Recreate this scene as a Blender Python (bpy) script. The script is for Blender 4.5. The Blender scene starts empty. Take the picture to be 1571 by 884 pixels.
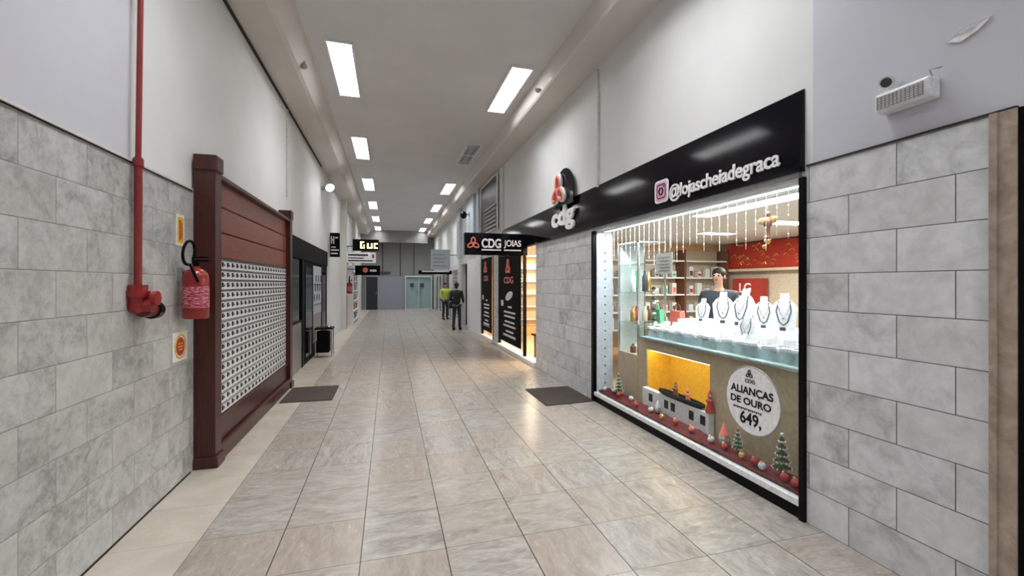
import bpy, bmesh, math, random
from mathutils import Vector, Matrix, noise as mnoise
random.seed(7)
PI = math.pi
S = bpy.context.scene
COL = S.collection

# ------------------------------------------------------------ camera, world, exposure
cd = bpy.data.cameras.new('camera'); cam = bpy.data.objects.new('camera', cd); COL.objects.link(cam)
cd.sensor_width = 36; cd.lens = 36*667/1571; cd.clip_start = .05; cd.clip_end = 100
cd.shift_y = -7/1571
cam.location = (0, 0, 1.65); cam.rotation_euler = (PI/2, 0, -math.atan2(188, 667))
S.camera = cam
S.view_settings.view_transform = 'Standard'; S.view_settings.look = 'None'
S.view_settings.gamma = 1; S.view_settings.use_curve_mapping = False
S.view_settings.exposure = 0.0
W = bpy.data.worlds.new('world'); S.world = W; W.use_nodes = True
W.node_tree.nodes['Background'].inputs[0].default_value = (.8, .85, 1, 1)
W.node_tree.nodes['Background'].inputs[1].default_value = .05
LAMP_W = 16          # watts of one corridor luminaire
LAMP_COL = (.955, .97, 1.0)

# ------------------------------------------------------------ materials
class N:
    def __init__(s, name):
        s.m = bpy.data.materials.new(name); s.m.use_nodes = True
        s.t = s.m.node_tree; s.b = s.t.nodes['Principled BSDF']
    def new(s, typ, **kw):
        n = s.t.nodes.new(typ)
        for k, v in kw.items(): setattr(n, k, v)
        return n
    def put(s, sock, v):
        if isinstance(v, bpy.types.NodeSocket): s.t.links.new(v, sock)
        elif v is not None: sock.default_value = v
    def math(s, op, a, b=None, c=None):
        n = s.new('ShaderNodeMath', operation=op); s.put(n.inputs[0], a); s.put(n.inputs[1], b); s.put(n.inputs[2], c)
        return n.outputs[0]
    def noise(s, vec, scale, detail=4, rough=.55, dist=0):
        n = s.new('ShaderNodeTexNoise'); s.put(n.inputs['Vector'], vec); n.inputs['Scale'].default_value = scale
        n.inputs['Detail'].default_value = detail; n.inputs['Roughness'].default_value = rough; n.inputs['Distortion'].default_value = dist
        return n.outputs['Fac']
    def ramp(s, f, stops):
        n = s.new('ShaderNodeValToRGB'); s.put(n.inputs[0], f); e = n.color_ramp.elements
        while len(e) < len(stops): e.new(.5)
        for q, (p, c) in zip(e, stops): q.position = p; q.color = (*c, 1)
        return n.outputs[0]
    def mix(s, f, a, b, typ='MIX'):
        n = s.new('ShaderNodeMix', data_type='RGBA', blend_type=typ); s.put(n.inputs[0], f)
        for k, v in ((6, a), (7, b)):
            s.put(n.inputs[k], (*v, 1) if isinstance(v, tuple) and len(v) == 3 else v)
        return n.outputs[2]
    def comb(s, x, y, z):
        n = s.new('ShaderNodeCombineXYZ')
        for i, v in enumerate((x, y, z)): s.put(n.inputs[i], v)
        return n.outputs[0]
    def pos(s):
        g = s.new('ShaderNodeNewGeometry'); x = s.new('ShaderNodeSeparateXYZ'); s.put(x.inputs[0], g.outputs['Position'])
        return g.outputs['Position'], x.outputs
    def col(s, c): s.put(s.b.inputs['Base Color'], (*c, 1) if isinstance(c, tuple) else c)
    def bump(s, h, strength=.2, dist=.01):
        n = s.new('ShaderNodeBump'); n.inputs['Strength'].default_value = strength; n.inputs['Distance'].default_value = dist
        s.put(n.inputs['Height'], h); s.put(s.b.inputs['Normal'], n.outputs[0])

def simple(name, c, rough=.5, metal=0, var=.12, scale=30, coat=0, spec=.5):
    """plain paint / plastic / metal with a little procedural unevenness"""
    k = N(name); tc = k.new('ShaderNodeTexCoord').outputs['Object']
    f = k.noise(tc, scale, 3)
    d = tuple(max(0, v*(1-var)) for v in c); l = tuple(min(1, v*(1+var)) for v in c)
    k.col(k.ramp(f, [(.3, d), (.7, l)]))
    k.b.inputs['Roughness'].default_value = rough; k.b.inputs['Metallic'].default_value = metal
    k.b.inputs['Specular IOR Level'].default_value = spec
    k.b.inputs['Coat Weight'].default_value = coat; k.b.inputs['Coat Roughness'].default_value = .05
    return k.m

def glow(name, c, e):
    k = N(name); k.col((.8, .8, .8)); k.b.inputs['Emission Color'].default_value = (*c, 1); k.b.inputs['Emission Strength'].default_value = e
    return k.m

def plaster(name, c):
    k = N(name); p, x = k.pos()
    k.col(k.ramp(k.noise(p, .9, 5, .6), [(.25, tuple(v*.93 for v in c)), (.75, tuple(min(1, v*1.05) for v in c))]))
    k.bump(k.noise(p, 60, 4), .08, .004); k.b.inputs['Roughness'].default_value = .6
    k.b.inputs['Specular IOR Level'].default_value = .3
    return k.m

def wall_stone(name, off, tint, brown=.3, contrast=1.0, LN=.49, jc=(.1, .1, .1), fs=17, vp=3):
    """marble slabs .49 x .245 in running bond; every slab has its own veining and tone"""
    k = N(name); p, x = k.pos()
    row = k.math('FLOOR', k.math('DIVIDE', x[2], .245))
    sh = k.math('MULTIPLY', k.math('MODULO', row, 2), .5)
    cu = k.math('ADD', k.math('DIVIDE', k.math('SUBTRACT', x[1], off), LN), sh)
    colm = k.math('FLOOR', cu)
    fu = k.math('FRACT', cu); fv = k.math('FRACT', k.math('DIVIDE', x[2], .245))
    du = k.math('MULTIPLY', k.math('MINIMUM', fu, k.math('SUBTRACT', 1, fu)), LN)
    dv = k.math('MULTIPLY', k.math('MINIMUM', fv, k.math('SUBTRACT', 1, fv)), .245)
    d = k.math('MINIMUM', du, dv)
    joint = k.math('LESS_THAN', d, .0022)
    wn = k.new('ShaderNodeTexWhiteNoise', noise_dimensions='3D'); k.put(wn.inputs[0], k.comb(row, colm, 3.3))
    off3 = k.new('ShaderNodeVectorMath', operation='SCALE'); k.put(off3.inputs[0], wn.outputs['Color']); off3.inputs['Scale'].default_value = 40
    ad = k.new('ShaderNodeVectorMath', operation='ADD'); k.put(ad.inputs[0], p); k.put(ad.inputs[1], off3.outputs[0])
    big = k.noise(ad.outputs[0], 2.6, 6, .62, 1.2)
    fine = k.noise(ad.outputs[0], fs, 6, .7, .6)
    w3 = k.new('ShaderNodeTexWhiteNoise', noise_dimensions='3D'); k.put(w3.inputs[0], k.comb(row, colm, 5.7))
    plain = k.ramp(k.math('ADD', k.math('MULTIPLY', fine, .6), k.math('MULTIPLY', big, .4)), [(.36, tuple(v*.80 for v in tint)), (.60, tuple(min(1, v*1.06) for v in tint))])
    vein = k.ramp(k.math('ADD', k.math('MULTIPLY', fine, .45), k.math('MULTIPLY', big, .55)), [(.40, tuple(v*.42 for v in tint)), (.50, tuple(v*.78 for v in tint)), (.60, tint)])
    amt = k.math('MULTIPLY', k.math('POWER', w3.outputs['Value'], vp), contrast)
    base = k.mix(amt, plain, vein)
    w2 = k.new('ShaderNodeTexWhiteNoise', noise_dimensions='3D'); k.put(w2.inputs[0], k.comb(row, colm, 9.1))
    base = k.mix(k.math('MULTIPLY', w2.outputs['Value'], brown*2), base, (.46, .42, .38))
    base = k.mix(joint, base, jc)
    k.col(base)
    k.put(k.b.inputs['Roughness'], k.math('ADD', .3, k.math('MULTIPLY', fine, .25)))
    k.bump(k.math('MINIMUM', k.math('MULTIPLY', d, 200), 1), .35, .004)
    return k.m

def floor_mat():
    k = N('floor_marble_tiles'); p, x = k.pos()
    cx = k.math('DIVIDE', k.math('ADD', x[0], 1.176), .505); cy = k.math('DIVIDE', k.math('SUBTRACT', x[1], 2.72), .505)
    ix = k.math('FLOOR', cx); iy = k.math('FLOOR', cy); fx = k.math('FRACT', cx); fy = k.math('FRACT', cy)
    border = k.math('LESS_THAN', x[0], -1.176)
    dx = k.math('MULTIPLY', k.math('MINIMUM', fx, k.math('SUBTRACT', 1, fx)), .505)
    dy = k.math('MULTIPLY', k.math('MINIMUM', fy, k.math('SUBTRACT', 1, fy)), .505)
    jx = k.math('LESS_THAN', dx, .0038); jy = k.math('LESS_THAN', dy, .0024)
    wn = k.new('ShaderNodeTexWhiteNoise', noise_dimensions='2D'); k.put(wn.inputs[0], k.comb(ix, iy, 0))
    rot = k.new('ShaderNodeVectorRotate', rotation_type='Z_AXIS'); k.put(rot.inputs['Vector'], p)
    k.put(rot.inputs['Angle'], k.math('MULTIPLY', k.math('FLOOR', k.math('MULTIPLY', wn.outputs['Value'], 4)), PI/2))
    st = k.new('ShaderNodeVectorMath', operation='MULTIPLY'); k.put(st.inputs[0], rot.outputs[0]); st.inputs[1].default_value = (1, 2.6, 1)
    off3 = k.new('ShaderNodeVectorMath', operation='SCALE'); k.put(off3.inputs[0], wn.outputs['Color']); off3.inputs['Scale'].default_value = 30
    ad = k.new('ShaderNodeVectorMath', operation='ADD'); k.put(ad.inputs[0], st.outputs[0]); k.put(ad.inputs[1], off3.outputs[0])
    v = k.noise(ad.outputs[0], 3.4, 7, .66, 1.5); f = k.noise(ad.outputs[0], 19, 5, .7, .4)
    c = k.ramp(v, [(.30, (.145, .13, .115)), (.46, (.285, .265, .24)), (.66, (.43, .405, .365))])
    c = k.mix(.35, c, k.ramp(f, [(.3, (.22, .195, .17)), (.62, (.46, .43, .385))]))
    c = k.mix(k.math('MULTIPLY', k.math('POWER', wn.outputs['Value'], 2), .45), c, (.34, .255, .20))
    c = k.mix(jy, c, (.14, .12, .10)); c = k.mix(jx, c, (.07, .06, .05))
    b = k.ramp(k.noise(p, 3, 5, .6, .5), [(.3, (.45, .40, .335)), (.7, (.55, .50, .425))])
    b = k.mix(jy, b, (.36, .32, .27))
    k.col(k.mix(border, c, b))
    k.put(k.b.inputs['Roughness'], k.math('ADD', .17, k.math('MULTIPLY', f, .16)))
    k.bump(k.math('MULTIPLY', k.math('MAXIMUM', jx, jy), -1), .25, .003)
    return k.m

def wood(name, a, b, axis=1, rough=.35):
    k = N(name); tc = k.new('ShaderNodeTexCoord').outputs['Object']
    mp = k.new('ShaderNodeMapping'); k.put(mp.inputs[0], tc); mp.inputs['Scale'].default_value = (14, 1.6, 14) if axis == 1 else (14, 14, 1.6)
    f = k.noise(mp.outputs[0], 2.4, 6, .6, .8); k.col(k.ramp(f, [(.3, a), (.7, b)])); k.b.inputs['Roughness'].default_value = rough
    k.bump(f, .1, .003); return k.m

def glass(name, tint=(.93, .97, .96), refl=1.0):
    k = N(name); k.t.nodes.remove(k.b)
    tr = k.new('ShaderNodeBsdfTransparent'); tr.inputs[0].default_value = (*tint, 1)
    gl = k.new('ShaderNodeBsdfGlossy'); gl.inputs['Roughness'].default_value = .02
    g = k.new('ShaderNodeNewGeometry'); dt = k.new('ShaderNodeVectorMath', operation='DOT_PRODUCT'); k.put(dt.inputs[0], g.outputs['Incoming']); k.put(dt.inputs[1], g.outputs['Normal'])
    sch = k.math('ADD', .04, k.math('MULTIPLY', .96, k.math('POWER', k.math('SUBTRACT', 1, k.math('ABSOLUTE', dt.outputs['Value'])), 5)))
    mx = k.new('ShaderNodeMixShader'); k.put(mx.inputs[0], k.math('MULTIPLY', sch, refl))
    k.put(mx.inputs[1], tr.outputs[0]); k.put(mx.inputs[2], gl.outputs[0])
    k.put(k.t.nodes['Material Output'].inputs[0], mx.outputs[0]); return k.m

M = dict(
    plaster=plaster('white_plaster', (.74, .75, .745)), lilac=plaster('lilac_plaster', (.60, .605, .665)),
    ceil=plaster('ceiling_paint', (.69, .68, .68)), beam=plaster('beam_paint', (.68, .635, .60)),
    stoneL=wall_stone('left_marble', 2.82, (.60, .61, .595), .10, 1.0, .48, (.27, .26, .25), 20, .45), stoneR=wall_stone('right_marble', 2.05, (.74, .75, .775), .10, 1.0, .535, (.06, .06, .065), 9, 2.0),
    floor=floor_mat(), jamb=None, wood=wood('mahogany', (.15, .030, .016), (.27, .066, .034)),
    woodd=wood('dark_mahogany', (.030, .005, .004), (.075, .012, .008), 2, .35),
    white=simple('white_enamel', (.80, .81, .82), .35), offw=simple('off_white_paint', (.66, .65, .62), .5),
    black=simple('black_plastic', (.005, .005, .006), .6, spec=.06), gloss=simple('gloss_black_acrylic', (.003, .003, .006), .09, spec=.22, var=.05),
    blackm=simple('black_metal', (.005, .005, .006), .4, spec=.1), dark=simple('dark_grey', (.05, .05, .055), .4),
    trim=simple('dark_trim', (.03, .028, .026), .6, spec=.2), red=simple('red_enamel', (.30, .010, .012), .3, coat=.3),
    pipe=simple('red_oxide_paint', (.24, .022, .020), .4), darkred=simple('dark_red_metal', (.09, .006, .008), .3),
    yellow=simple('yellow_vinyl', (.75, .45, .04), .5), sred=simple('sign_red', (.45, .04, .03), .5),
    paper=simple('white_paper', (.80, .79, .75), .7), grey=simple('grey_metal', (.33, .33, .34), .35, .4),
    steel=simple('brushed_steel', (.55, .55, .56), .25, .9), ink=simple('black_ink', (.01, .01, .012), .7, spec=.2),
    letter=simple('white_lettering', (.85, .85, .86), .4), coral=simple('coral_lettering', (.85, .22, .17), .4),
    pink=simple('pink_lettering', (.80, .42, .58), .4),
    glass=glass('shop_glass', (.97,.985,.98), refl=.6), dglass=glass('tinted_glass', (.10, .12, .13), 1.3), gglass=glass('green_edge_glass', (.90, .96, .95)),
    cream=simple('cream_panel', (.62, .55, .43), .5), beige=simple('beige_laminate', (.47, .38, .26), .45),
    amber=simple('amber_panel', (.90, .56, .04), .5), orange=simple('orange_wall', (.80, .52, .28), .6),
    redwall=simple('red_panel', (.42, .035, .02), .4), gold=simple('gold', (.75, .50, .18), .25, .8),
    cloth=simple('red_cloth', (.10, .003, .006), .85, var=.5, scale=50), vel=simple('white_velvet', (.66, .69, .72), .7),
    mint=simple('mint_green', (.10, .42, .24), .5), brown=simple('brown', (.16, .06, .03), .5),
    green=simple('fir_green', (.035, .09, .03), .8, var=.4), skin=simple('skin', (.50, .28, .20), .55), skin2=simple('light_skin', (.60, .36, .27), .55),
    hair=simple('dark_hair', (.012, .009, .008), .6), jacket=simple('black_fabric', (.014, .014, .018), .8),
    lime=simple('lime_fabric', (.48, .58, .08), .8), navy=simple('navy_fabric', (.02, .025, .035), .8), slate=simple('slate_fabric', (.05, .06, .075), .8),
    teal=glass('teal_glass', (.90, .95, .95), 1.0), frost=simple('pale_teal_board', (.55, .62, .62), .3), lilacd=simple('pale_violet_panel', (.27, .28, .33), .3),
    endw=plaster('end_wall_paint', (.25, .25, .245)), soap=simple('pale_blue_board', (.50, .56, .63), .4),
    cloudy=simple('grey_granite', (.22, .22, .23), .3, var=.5, scale=60),
    lampglow=glow('lamp_diffuser', (1, .985, .97), 13), ledglow=glow('led_strip', (.95, 1, 1), 8), warmglow=glow('warm_panel', (1, .93, .82), 10),
    signglow=glow('lit_yellow_letters', (1, .75, .28), 2.2), bulb=glow('fairy_bulb', (1, .93, .82), 3), emglow=glow('floodlight_lens', (1, 1, 1), 14),
)
def mat_mat():
    k = N('ribbed_brown_mat'); p, x = k.pos()
    w = k.math('SINE', k.math('MULTIPLY', x[1], 420)); k.col(k.ramp(k.noise(p, 60, 3), [(.3, (.035, .026, .022)), (.7, (.075, .056, .047))]))
    k.b.inputs['Roughness'].default_value = .9; k.bump(w, .5, .004); return k.m
M['mat'] = mat_mat()
def jamb_mat():
    k = N('beige_marble'); p, x = k.pos()
    f = k.noise(p, 9, 6, .65, .5); k.col(k.ramp(f, [(.3, (.26, .185, .14)), (.5, (.38, .30, .235)), (.7, (.48, .41, .33))])); k.b.inputs['Roughness'].default_value = .35
    return k.m
M['jamb'] = jamb_mat()

# ------------------------------------------------------------ mesh building
class MB:
    def __init__(s): s.bm = bmesh.new()
    def _tag(s, n0, m):
        s.bm.faces.ensure_lookup_table()
        for f in s.bm.faces[n0:]: f.material_index = m
    def box(s, x0, x1, y0, y1, z0, z1, m=0, bev=0):
        n0 = len(s.bm.faces)
        r = bmesh.ops.create_cube(s.bm, size=1)['verts']
        for v in r: v.co = Vector(((x0+x1)/2+v.co.x*(x1-x0), (y0+y1)/2+v.co.y*(y1-y0), (z0+z1)/2+v.co.z*(z1-z0)))
        if bev:
            ed = list({e for v in r for e in v.link_edges}); bmesh.ops.bevel(s.bm, geom=ed, offset=bev, segments=2, affect='EDGES', profile=.5)
        s._tag(n0, m); return s
    def cyl(s, p0, p1, r0, r1=None, n=20, m=0):
        n0 = len(s.bm.faces); p0 = Vector(p0); p1 = Vector(p1); d = p1-p0; r1 = r0 if r1 is None else r1
        mt = Matrix.Translation((p0+p1)/2) @ d.to_track_quat('Z', 'Y').to_matrix().to_4x4()
        bmesh.ops.create_cone(s.bm, cap_ends=True, segments=n, radius1=r0, radius2=max(r1, 1e-4), depth=d.length, matrix=mt)
        s._tag(n0, m); return s
    def sph(s, c, r, sc=(1, 1, 1), n=16, m=0, rot=None):
        n0 = len(s.bm.faces); mt = Matrix.Translation(c) @ (rot or Matrix()) @ Matrix.Diagonal((r*sc[0], r*sc[1], r*sc[2], 1))
        bmesh.ops.create_uvsphere(s.bm, u_segments=n, v_segments=max(6, n//2), radius=1, matrix=mt)
        s._tag(n0, m); return s
    def lathe(s, prof, c=(0, 0, 0), n=24, m=0, mt=None):
        n0 = len(s.bm.faces); mt = mt or Matrix.Translation(c); rings = []
        for r, z in prof:
            rings.append([s.bm.verts.new(mt @ Vector((max(r, 1e-4)*math.cos(2*PI*i/n), max(r, 1e-4)*math.sin(2*PI*i/n), z))) for i in range(n)])
        for a, b in zip(rings, rings[1:]):
            for i in range(n): s.bm.faces.new((a[i], a[(i+1) % n], b[(i+1) % n], b[i]))
        s.bm.faces.new(rings[0][::-1]); s.bm.faces.new(rings[-1]); s._tag(n0, m); return s
    def tube(s, pts, r, n=8, m=0, closed=False):
        n0 = len(s.bm.faces); pts = [Vector(p) for p in pts]; rings = []; L = len(pts); up = None
        for i, p in enumerate(pts):
            a = pts[i-1] if (i or closed) else p; b = pts[(i+1) % L] if (i < L-1 or closed) else p
            t = (b-a).normalized()
            if up is None: up = t.orthogonal().normalized()
            up = (up-t*up.dot(t)).normalized(); w = t.cross(up)
            rr = r[i] if isinstance(r, (list, tuple)) else r
            rings.append([s.bm.verts.new(p+rr*(math.cos(2*PI*j/n)*up+math.sin(2*PI*j/n)*w)) for j in range(n)])
        pr = list(zip(rings, rings[1:]))+([(rings[-1], rings[0])] if closed else [])
        for a, b in pr:
            for j in range(n):
                try: s.bm.faces.new((a[j], a[(j+1) % n], b[(j+1) % n], b[j]))
                except ValueError: pass
        if not closed: s.bm.faces.new(rings[0][::-1]); s.bm.faces.new(rings[-1])
        s._tag(n0, m); return s
    def prism(s, pts, e, m=0):
        """closed outline pts (3D, planar) swept by vector e"""
        n0 = len(s.bm.faces); e = Vector(e); a = [s.bm.verts.new(p) for p in pts]; b = [s.bm.verts.new(Vector(p)+e) for p in pts]
        s.bm.faces.new(a[::-1]); s.bm.faces.new(b)
        for i in range(len(a)): j = (i+1) % len(a); s.bm.faces.new((a[i], a[j], b[j], b[i]))
        s._tag(n0, m); return s
    def build(s, name, mats, parent=None, smooth=False, kind=None, origin=None):
        bmesh.ops.recalc_face_normals(s.bm, faces=s.bm.faces)
        if parent is not None:
            o = Vector((0, 0, 0)); q = parent
            while q is not None: o = o+q.location; q = q.parent
            shift = o
        else:
            vs = [v.co for v in s.bm.verts]
            shift = Vector(origin) if origin else Vector(((min(v.x for v in vs)+max(v.x for v in vs))/2, (min(v.y for v in vs)+max(v.y for v in vs))/2, min(v.z for v in vs)))
        bmesh.ops.translate(s.bm, verts=s.bm.verts, vec=-shift)
        me = bpy.data.meshes.new(name); s.bm.to_mesh(me); s.bm.free()
        for x in (mats if isinstance(mats, (list, tuple)) else [mats]): me.materials.append(M[x] if isinstance(x, str) else x)
        if smooth:
            me.polygons.foreach_set('use_smooth', [True]*len(me.polygons))
            try: me.set_sharp_from_angle(angle=math.radians(40))
            except Exception: pass
        ob = bpy.data.objects.new(name, me); COL.objects.link(ob)
        if parent is not None: ob.parent = parent
        else: ob.location = shift
        if kind: ob['kind'] = kind
        return ob

def tag(o, label, cat, group=None, kind=None):
    o['label'] = label; o['category'] = cat
    if group: o['group'] = group
    if kind: o['kind'] = kind
    return o
def thing(name, loc, label, cat, group=None):
    o = bpy.data.objects.new(name, None); COL.objects.link(o); o.location = loc; o.empty_display_size = .1
    return tag(o, label, cat, group)
def struct(name, mb, mats, parent=None): return mb.build(name, mats, parent, kind=None if parent else 'structure')
def dup(root, loc, label=None, rz=None, scale=None, group=None):
    r = root.copy(); COL.objects.link(r); r.location = loc
    if rz is not None: r.rotation_euler = (0, 0, rz)
    if scale: r.scale = (scale,)*3
    if label: r['label'] = label
    if group: r['group'] = group
    for ch in list(root.children):
        c = ch.copy(); COL.objects.link(c); c.parent = r
        for g in list(ch.children):
            d = g.copy(); COL.objects.link(d); d.parent = c
    return r

def text(name, s, parent, side, at, height, mat, width=None, depth=.004, bold=0):
    """lettering. side 'R': on the right wall facing -x, 'F': facing the camera (-y). at = lower left corner"""
    cu = bpy.data.curves.new(name, 'FONT'); cu.body = s; cu.size = 1; cu.extrude = .01; cu.offset = bold
    ob = bpy.data.objects.new(name, cu); COL.objects.link(ob); bpy.context.view_layer.update()
    dg = bpy.context.evaluated_depsgraph_get(); me = bpy.data.meshes.new_from_object(ob.evaluated_get(dg))
    bpy.data.objects.remove(ob)
    xs = [v.co.x for v in me.vertices]; ys = [v.co.y for v in me.vertices]
    x0, x1, y0, y1 = min(xs), max(xs), min(ys), max(ys)
    sy = height/(y1-y0); sx = (width/(x1-x0)) if width else sy
    o = Vector((0, 0, 0)); q = parent
    while q is not None: o = o+q.location; q = q.parent
    for v in me.vertices:
        a = (v.co.x-x0)*sx; b = (v.co.y-y0)*sy; d = v.co.z/.02*depth+depth/2
        if side == 'R': c = Vector((at[0]-d, at[1]-a, at[2]+b))
        elif side == 'F': c = Vector((at[0]+a, at[1]-d, at[2]+b))
        else: c = Vector((at[0]+d, at[1]+a, at[2]+b))
        v.co = c-o
    me.materials.clear(); me.materials.append(M[mat])
    r = bpy.data.objects.new(name, me); COL.objects.link(r); r.parent = parent
    return r

def on(side, at, a, b, d=0):
    if side == 'R': return Vector((at[0]-d, at[1]-a, at[2]+b))
    if side == 'F': return Vector((at[0]+a, at[1]-d, at[2]+b))
    return Vector((at[0]+d, at[1]+a, at[2]+b))

def emblem(parent, side, at, size, mat='coral', edge=None, name='emblem'):
    """looped three-petal knot, centre at `at`"""
    mb = MB(); r = size*.055
    for k in range(3):
        an = PI/2+k*2*PI/3; c = (math.cos(an)*size*.22, math.sin(an)*size*.22); pts = []
        for j in range(24):
            t = 2*PI*j/24; a = math.cos(t)*size*.25; b = math.sin(t)*size*.15
            pts.append(on(side, at, c[0]+a*math.cos(an)-b*math.sin(an), c[1]+a*math.sin(an)+b*math.cos(an), r*.6))
        mb.tube(pts, r, 8, closed=True)
    return mb.build(name, mat, parent, smooth=True)

# ================================================================ SETTING
XL, XR, ZC, ZB, Y0, Y1 = -1.67, 2.77, 4.92, 4.65, -7.0, 27.8
struct('floor', MB().box(-1.9, 2.95, Y0-.2, 29.3, -.12, 0), 'floor')
struct('ceiling', MB().box(-1.27, 2.30, Y0-.2, 29.3, ZC, ZC+.12), 'ceil')
struct('wall_left', MB().box(-1.85, XL-.015, 3.52, 29.3, 0, 4.75), 'plaster')
struct('wall_left', MB().box(-1.85, XL-.010, Y0-.2, 3.52, 0, 4.75), 'lilac')
struct('trim_1', MB().box(XL-.015, XL, Y0-.2, 8.22, 0, 2.465), 'stoneL')
struct('trim_2', MB().box(XL-.02, XL+.012, Y0-.2, 4.44, 2.467, 2.482).box(XL-.02, XL+.004, Y0-.2, 4.44, 2.458, 2.466, 1), ['offw', 'trim'])
struct('trim_3', MB().box(XL-.016, XL+.012, Y0-.2, 12.0, ZB-.03, ZB-.002), 'trim')
# stepped beams along both sides of the ceiling
pr = [(-1.85, ZB), (-1.27, ZB), (-1.22, ZB+.03), (-1.06, ZC), (-1.06, ZC+.12), (-1.85, ZC+.12)]
struct('ceiling', MB().prism([(a, Y0-.2, b) for a, b in pr], (0, 36.5, 0)), 'beam')
pr = [(2.95, ZB), (2.95, ZC+.12), (2.27, ZC+.12), (2.27, ZC), (2.31, ZB+.03), (2.33, ZB)]
struct('ceiling', MB().prism([(a, Y0-.2, b) for a, b in pr], (0, 36.5, 0)), 'beam')
struct('wall_back', MB().box(-1.85, 2.95, Y0-.2, Y0, 0, ZC), 'plaster')
# right wall, in pieces around the openings
WX = XR+.015
struct('wall_right', MB().box(WX, 2.95, 2.30, 29.3, 2.41, 4.75).box(WX, 2.95, Y0-.2, 1.165, 2.46, 4.75).box(WX, 2.95, Y0-.2, .1, 0, 2.46), 'plaster')
struct('wall_right', MB().box(WX, 2.95, 1.165, 2.30, 2.46, 4.75).box(WX, 2.95, 1.375, 2.33, 0, 2.46), 'lilac')
struct('trim_4', MB().box(XR, WX, 1.385, 2.335, 0, 2.455), 'stoneR')
struct('trim_5', MB().box(XR-.008, WX, 1.29, 2.335, 2.456, 2.466), 'trim')
struct('wall_right', MB().box(WX, 2.95, 5.60, 8.10, 0, 2.41), 'plaster')
struct('trim_6', MB().box(XR, WX, 5.61, 8.10, 0, 2.41), 'stoneR')
struct('wall_right', MB().box(XR, 2.95, 11.13, 11.72, 0, 2.42), 'stoneR')
struct('wall_right', MB().box(XR-.04, 2.95, 13.32, 15.75, 0, 2.5), 'white')
struct('wall_right', MB().box(XR, 2.95, 17.3, 29.3, 0, 2.42), 'offw')
struct('trim_7', MB().box(XR-.012, 2.98, 1.285, 1.383, 0, 2.455).box(XR-.02, XR-.012, 1.35, 1.378, 0, 2.455), 'jamb')
struct('baseboard_left', MB().box(XL, XL+.006, Y0, 4.4, 0, .012), 'trim')
struct('trim_19', MB().box(XR-.005, 2.98, 1.268, 1.284, 0, 2.455), 'black')
# dark side passage behind the beige jamb
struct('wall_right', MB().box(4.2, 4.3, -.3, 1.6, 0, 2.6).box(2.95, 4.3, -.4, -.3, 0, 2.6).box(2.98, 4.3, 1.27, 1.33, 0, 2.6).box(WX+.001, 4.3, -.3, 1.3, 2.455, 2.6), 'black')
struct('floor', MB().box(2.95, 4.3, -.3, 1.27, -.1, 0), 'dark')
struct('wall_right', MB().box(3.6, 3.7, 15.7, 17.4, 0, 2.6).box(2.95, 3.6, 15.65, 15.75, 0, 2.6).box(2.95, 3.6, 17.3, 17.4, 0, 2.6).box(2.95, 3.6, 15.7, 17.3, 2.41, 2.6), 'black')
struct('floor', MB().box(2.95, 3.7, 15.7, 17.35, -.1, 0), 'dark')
# pilasters, conduits and joints in the upper walls
for i, (x, y, w, z0) in enumerate([(WX, 5.46, .05, 2.98), (WX, 10.65, .06, 2.98), (XL-.015, 8.15, .045, 3.12)]):
    s = 1 if x < 0 else -1; xa, xb = sorted((x, x+s*.03))
    struct('trim_%d' % (8+i), MB().box(xa, xb, y-w/2, y+w/2, z0, ZB-.04, bev=.006), 'offw')
for i, (ya, yb) in enumerate([(13.4, 13.75), (14.3, 15.6), (17.2, 18.0)]):
    struct('trim_%d' % (11+i), MB().box(WX-.10, WX, ya, yb, 2.7, ZB-.01, bev=.01), 'soap')
struct('window_1', MB().box(WX-.03, WX, 11.15, 13.3, 3.1, 4.55), 'dark')
w = bpy.data.objects['window_1']
mb = MB().box(WX-.06, WX-.03, 11.1, 11.2, 3.05, 4.6).box(WX-.06, WX-.03, 13.25, 13.35, 3.05, 4.6).box(WX-.06, WX-.03, 11.2, 13.25, 4.55, 4.6)
for k in range(7): mb.box(WX-.09, WX-.03, 11.2, 12.6, 3.1+k*.11, 3.13+k*.11)
mb.build('window_frame', 'offw', w)
# end of the corridor
struct('wall_end', MB().box(-1.67, 2.33, Y1, Y1+.15, 4.18, ZC), 'endw')
struct('wall_end', MB().box(-1.85, 2.95, Y1+.9, Y1+1.1, 0, ZC), 'endw')
for k, (a, b) in enumerate([(-.45, -.38), (.64, .69), (1.5, 1.54)]):
    struct('trim_%d' % (14+k), MB().box(a, b, Y1+.84, Y1+.9, 2.1 if k != 1 else .9, 4.3), 'dark')
d = MB().box(-1.40, -.72, Y1+.82, Y1+.9, 0, 2.05); struct('door_1', d, 'navy')
d1 = bpy.data.objects['door_1']
MB().box(-1.47, -1.40, Y1+.78, Y1+.9, 0, 2.12).box(-.72, -.66, Y1+.78, Y1+.9, 0, 2.12).box(-1.40, -.72, Y1+.78, Y1+.9, 2.05, 2.12).build('door_frame', 'grey', d1)
MB().cyl((-.80, Y1+.76, .95), (-.80, Y1+.76, 1.15), .015).cyl((-.8, Y1+.76, .97), (-.8, Y1+.82, .97), .008).cyl((-.8, Y1+.76, 1.13), (-.8, Y1+.82, 1.13), .008).build('door_handle', 'steel', d1)
struct('trim_17', MB().box(-.66, .95, Y1+.80, Y1+.9, 0, 2.10), 'lilacd')
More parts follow.
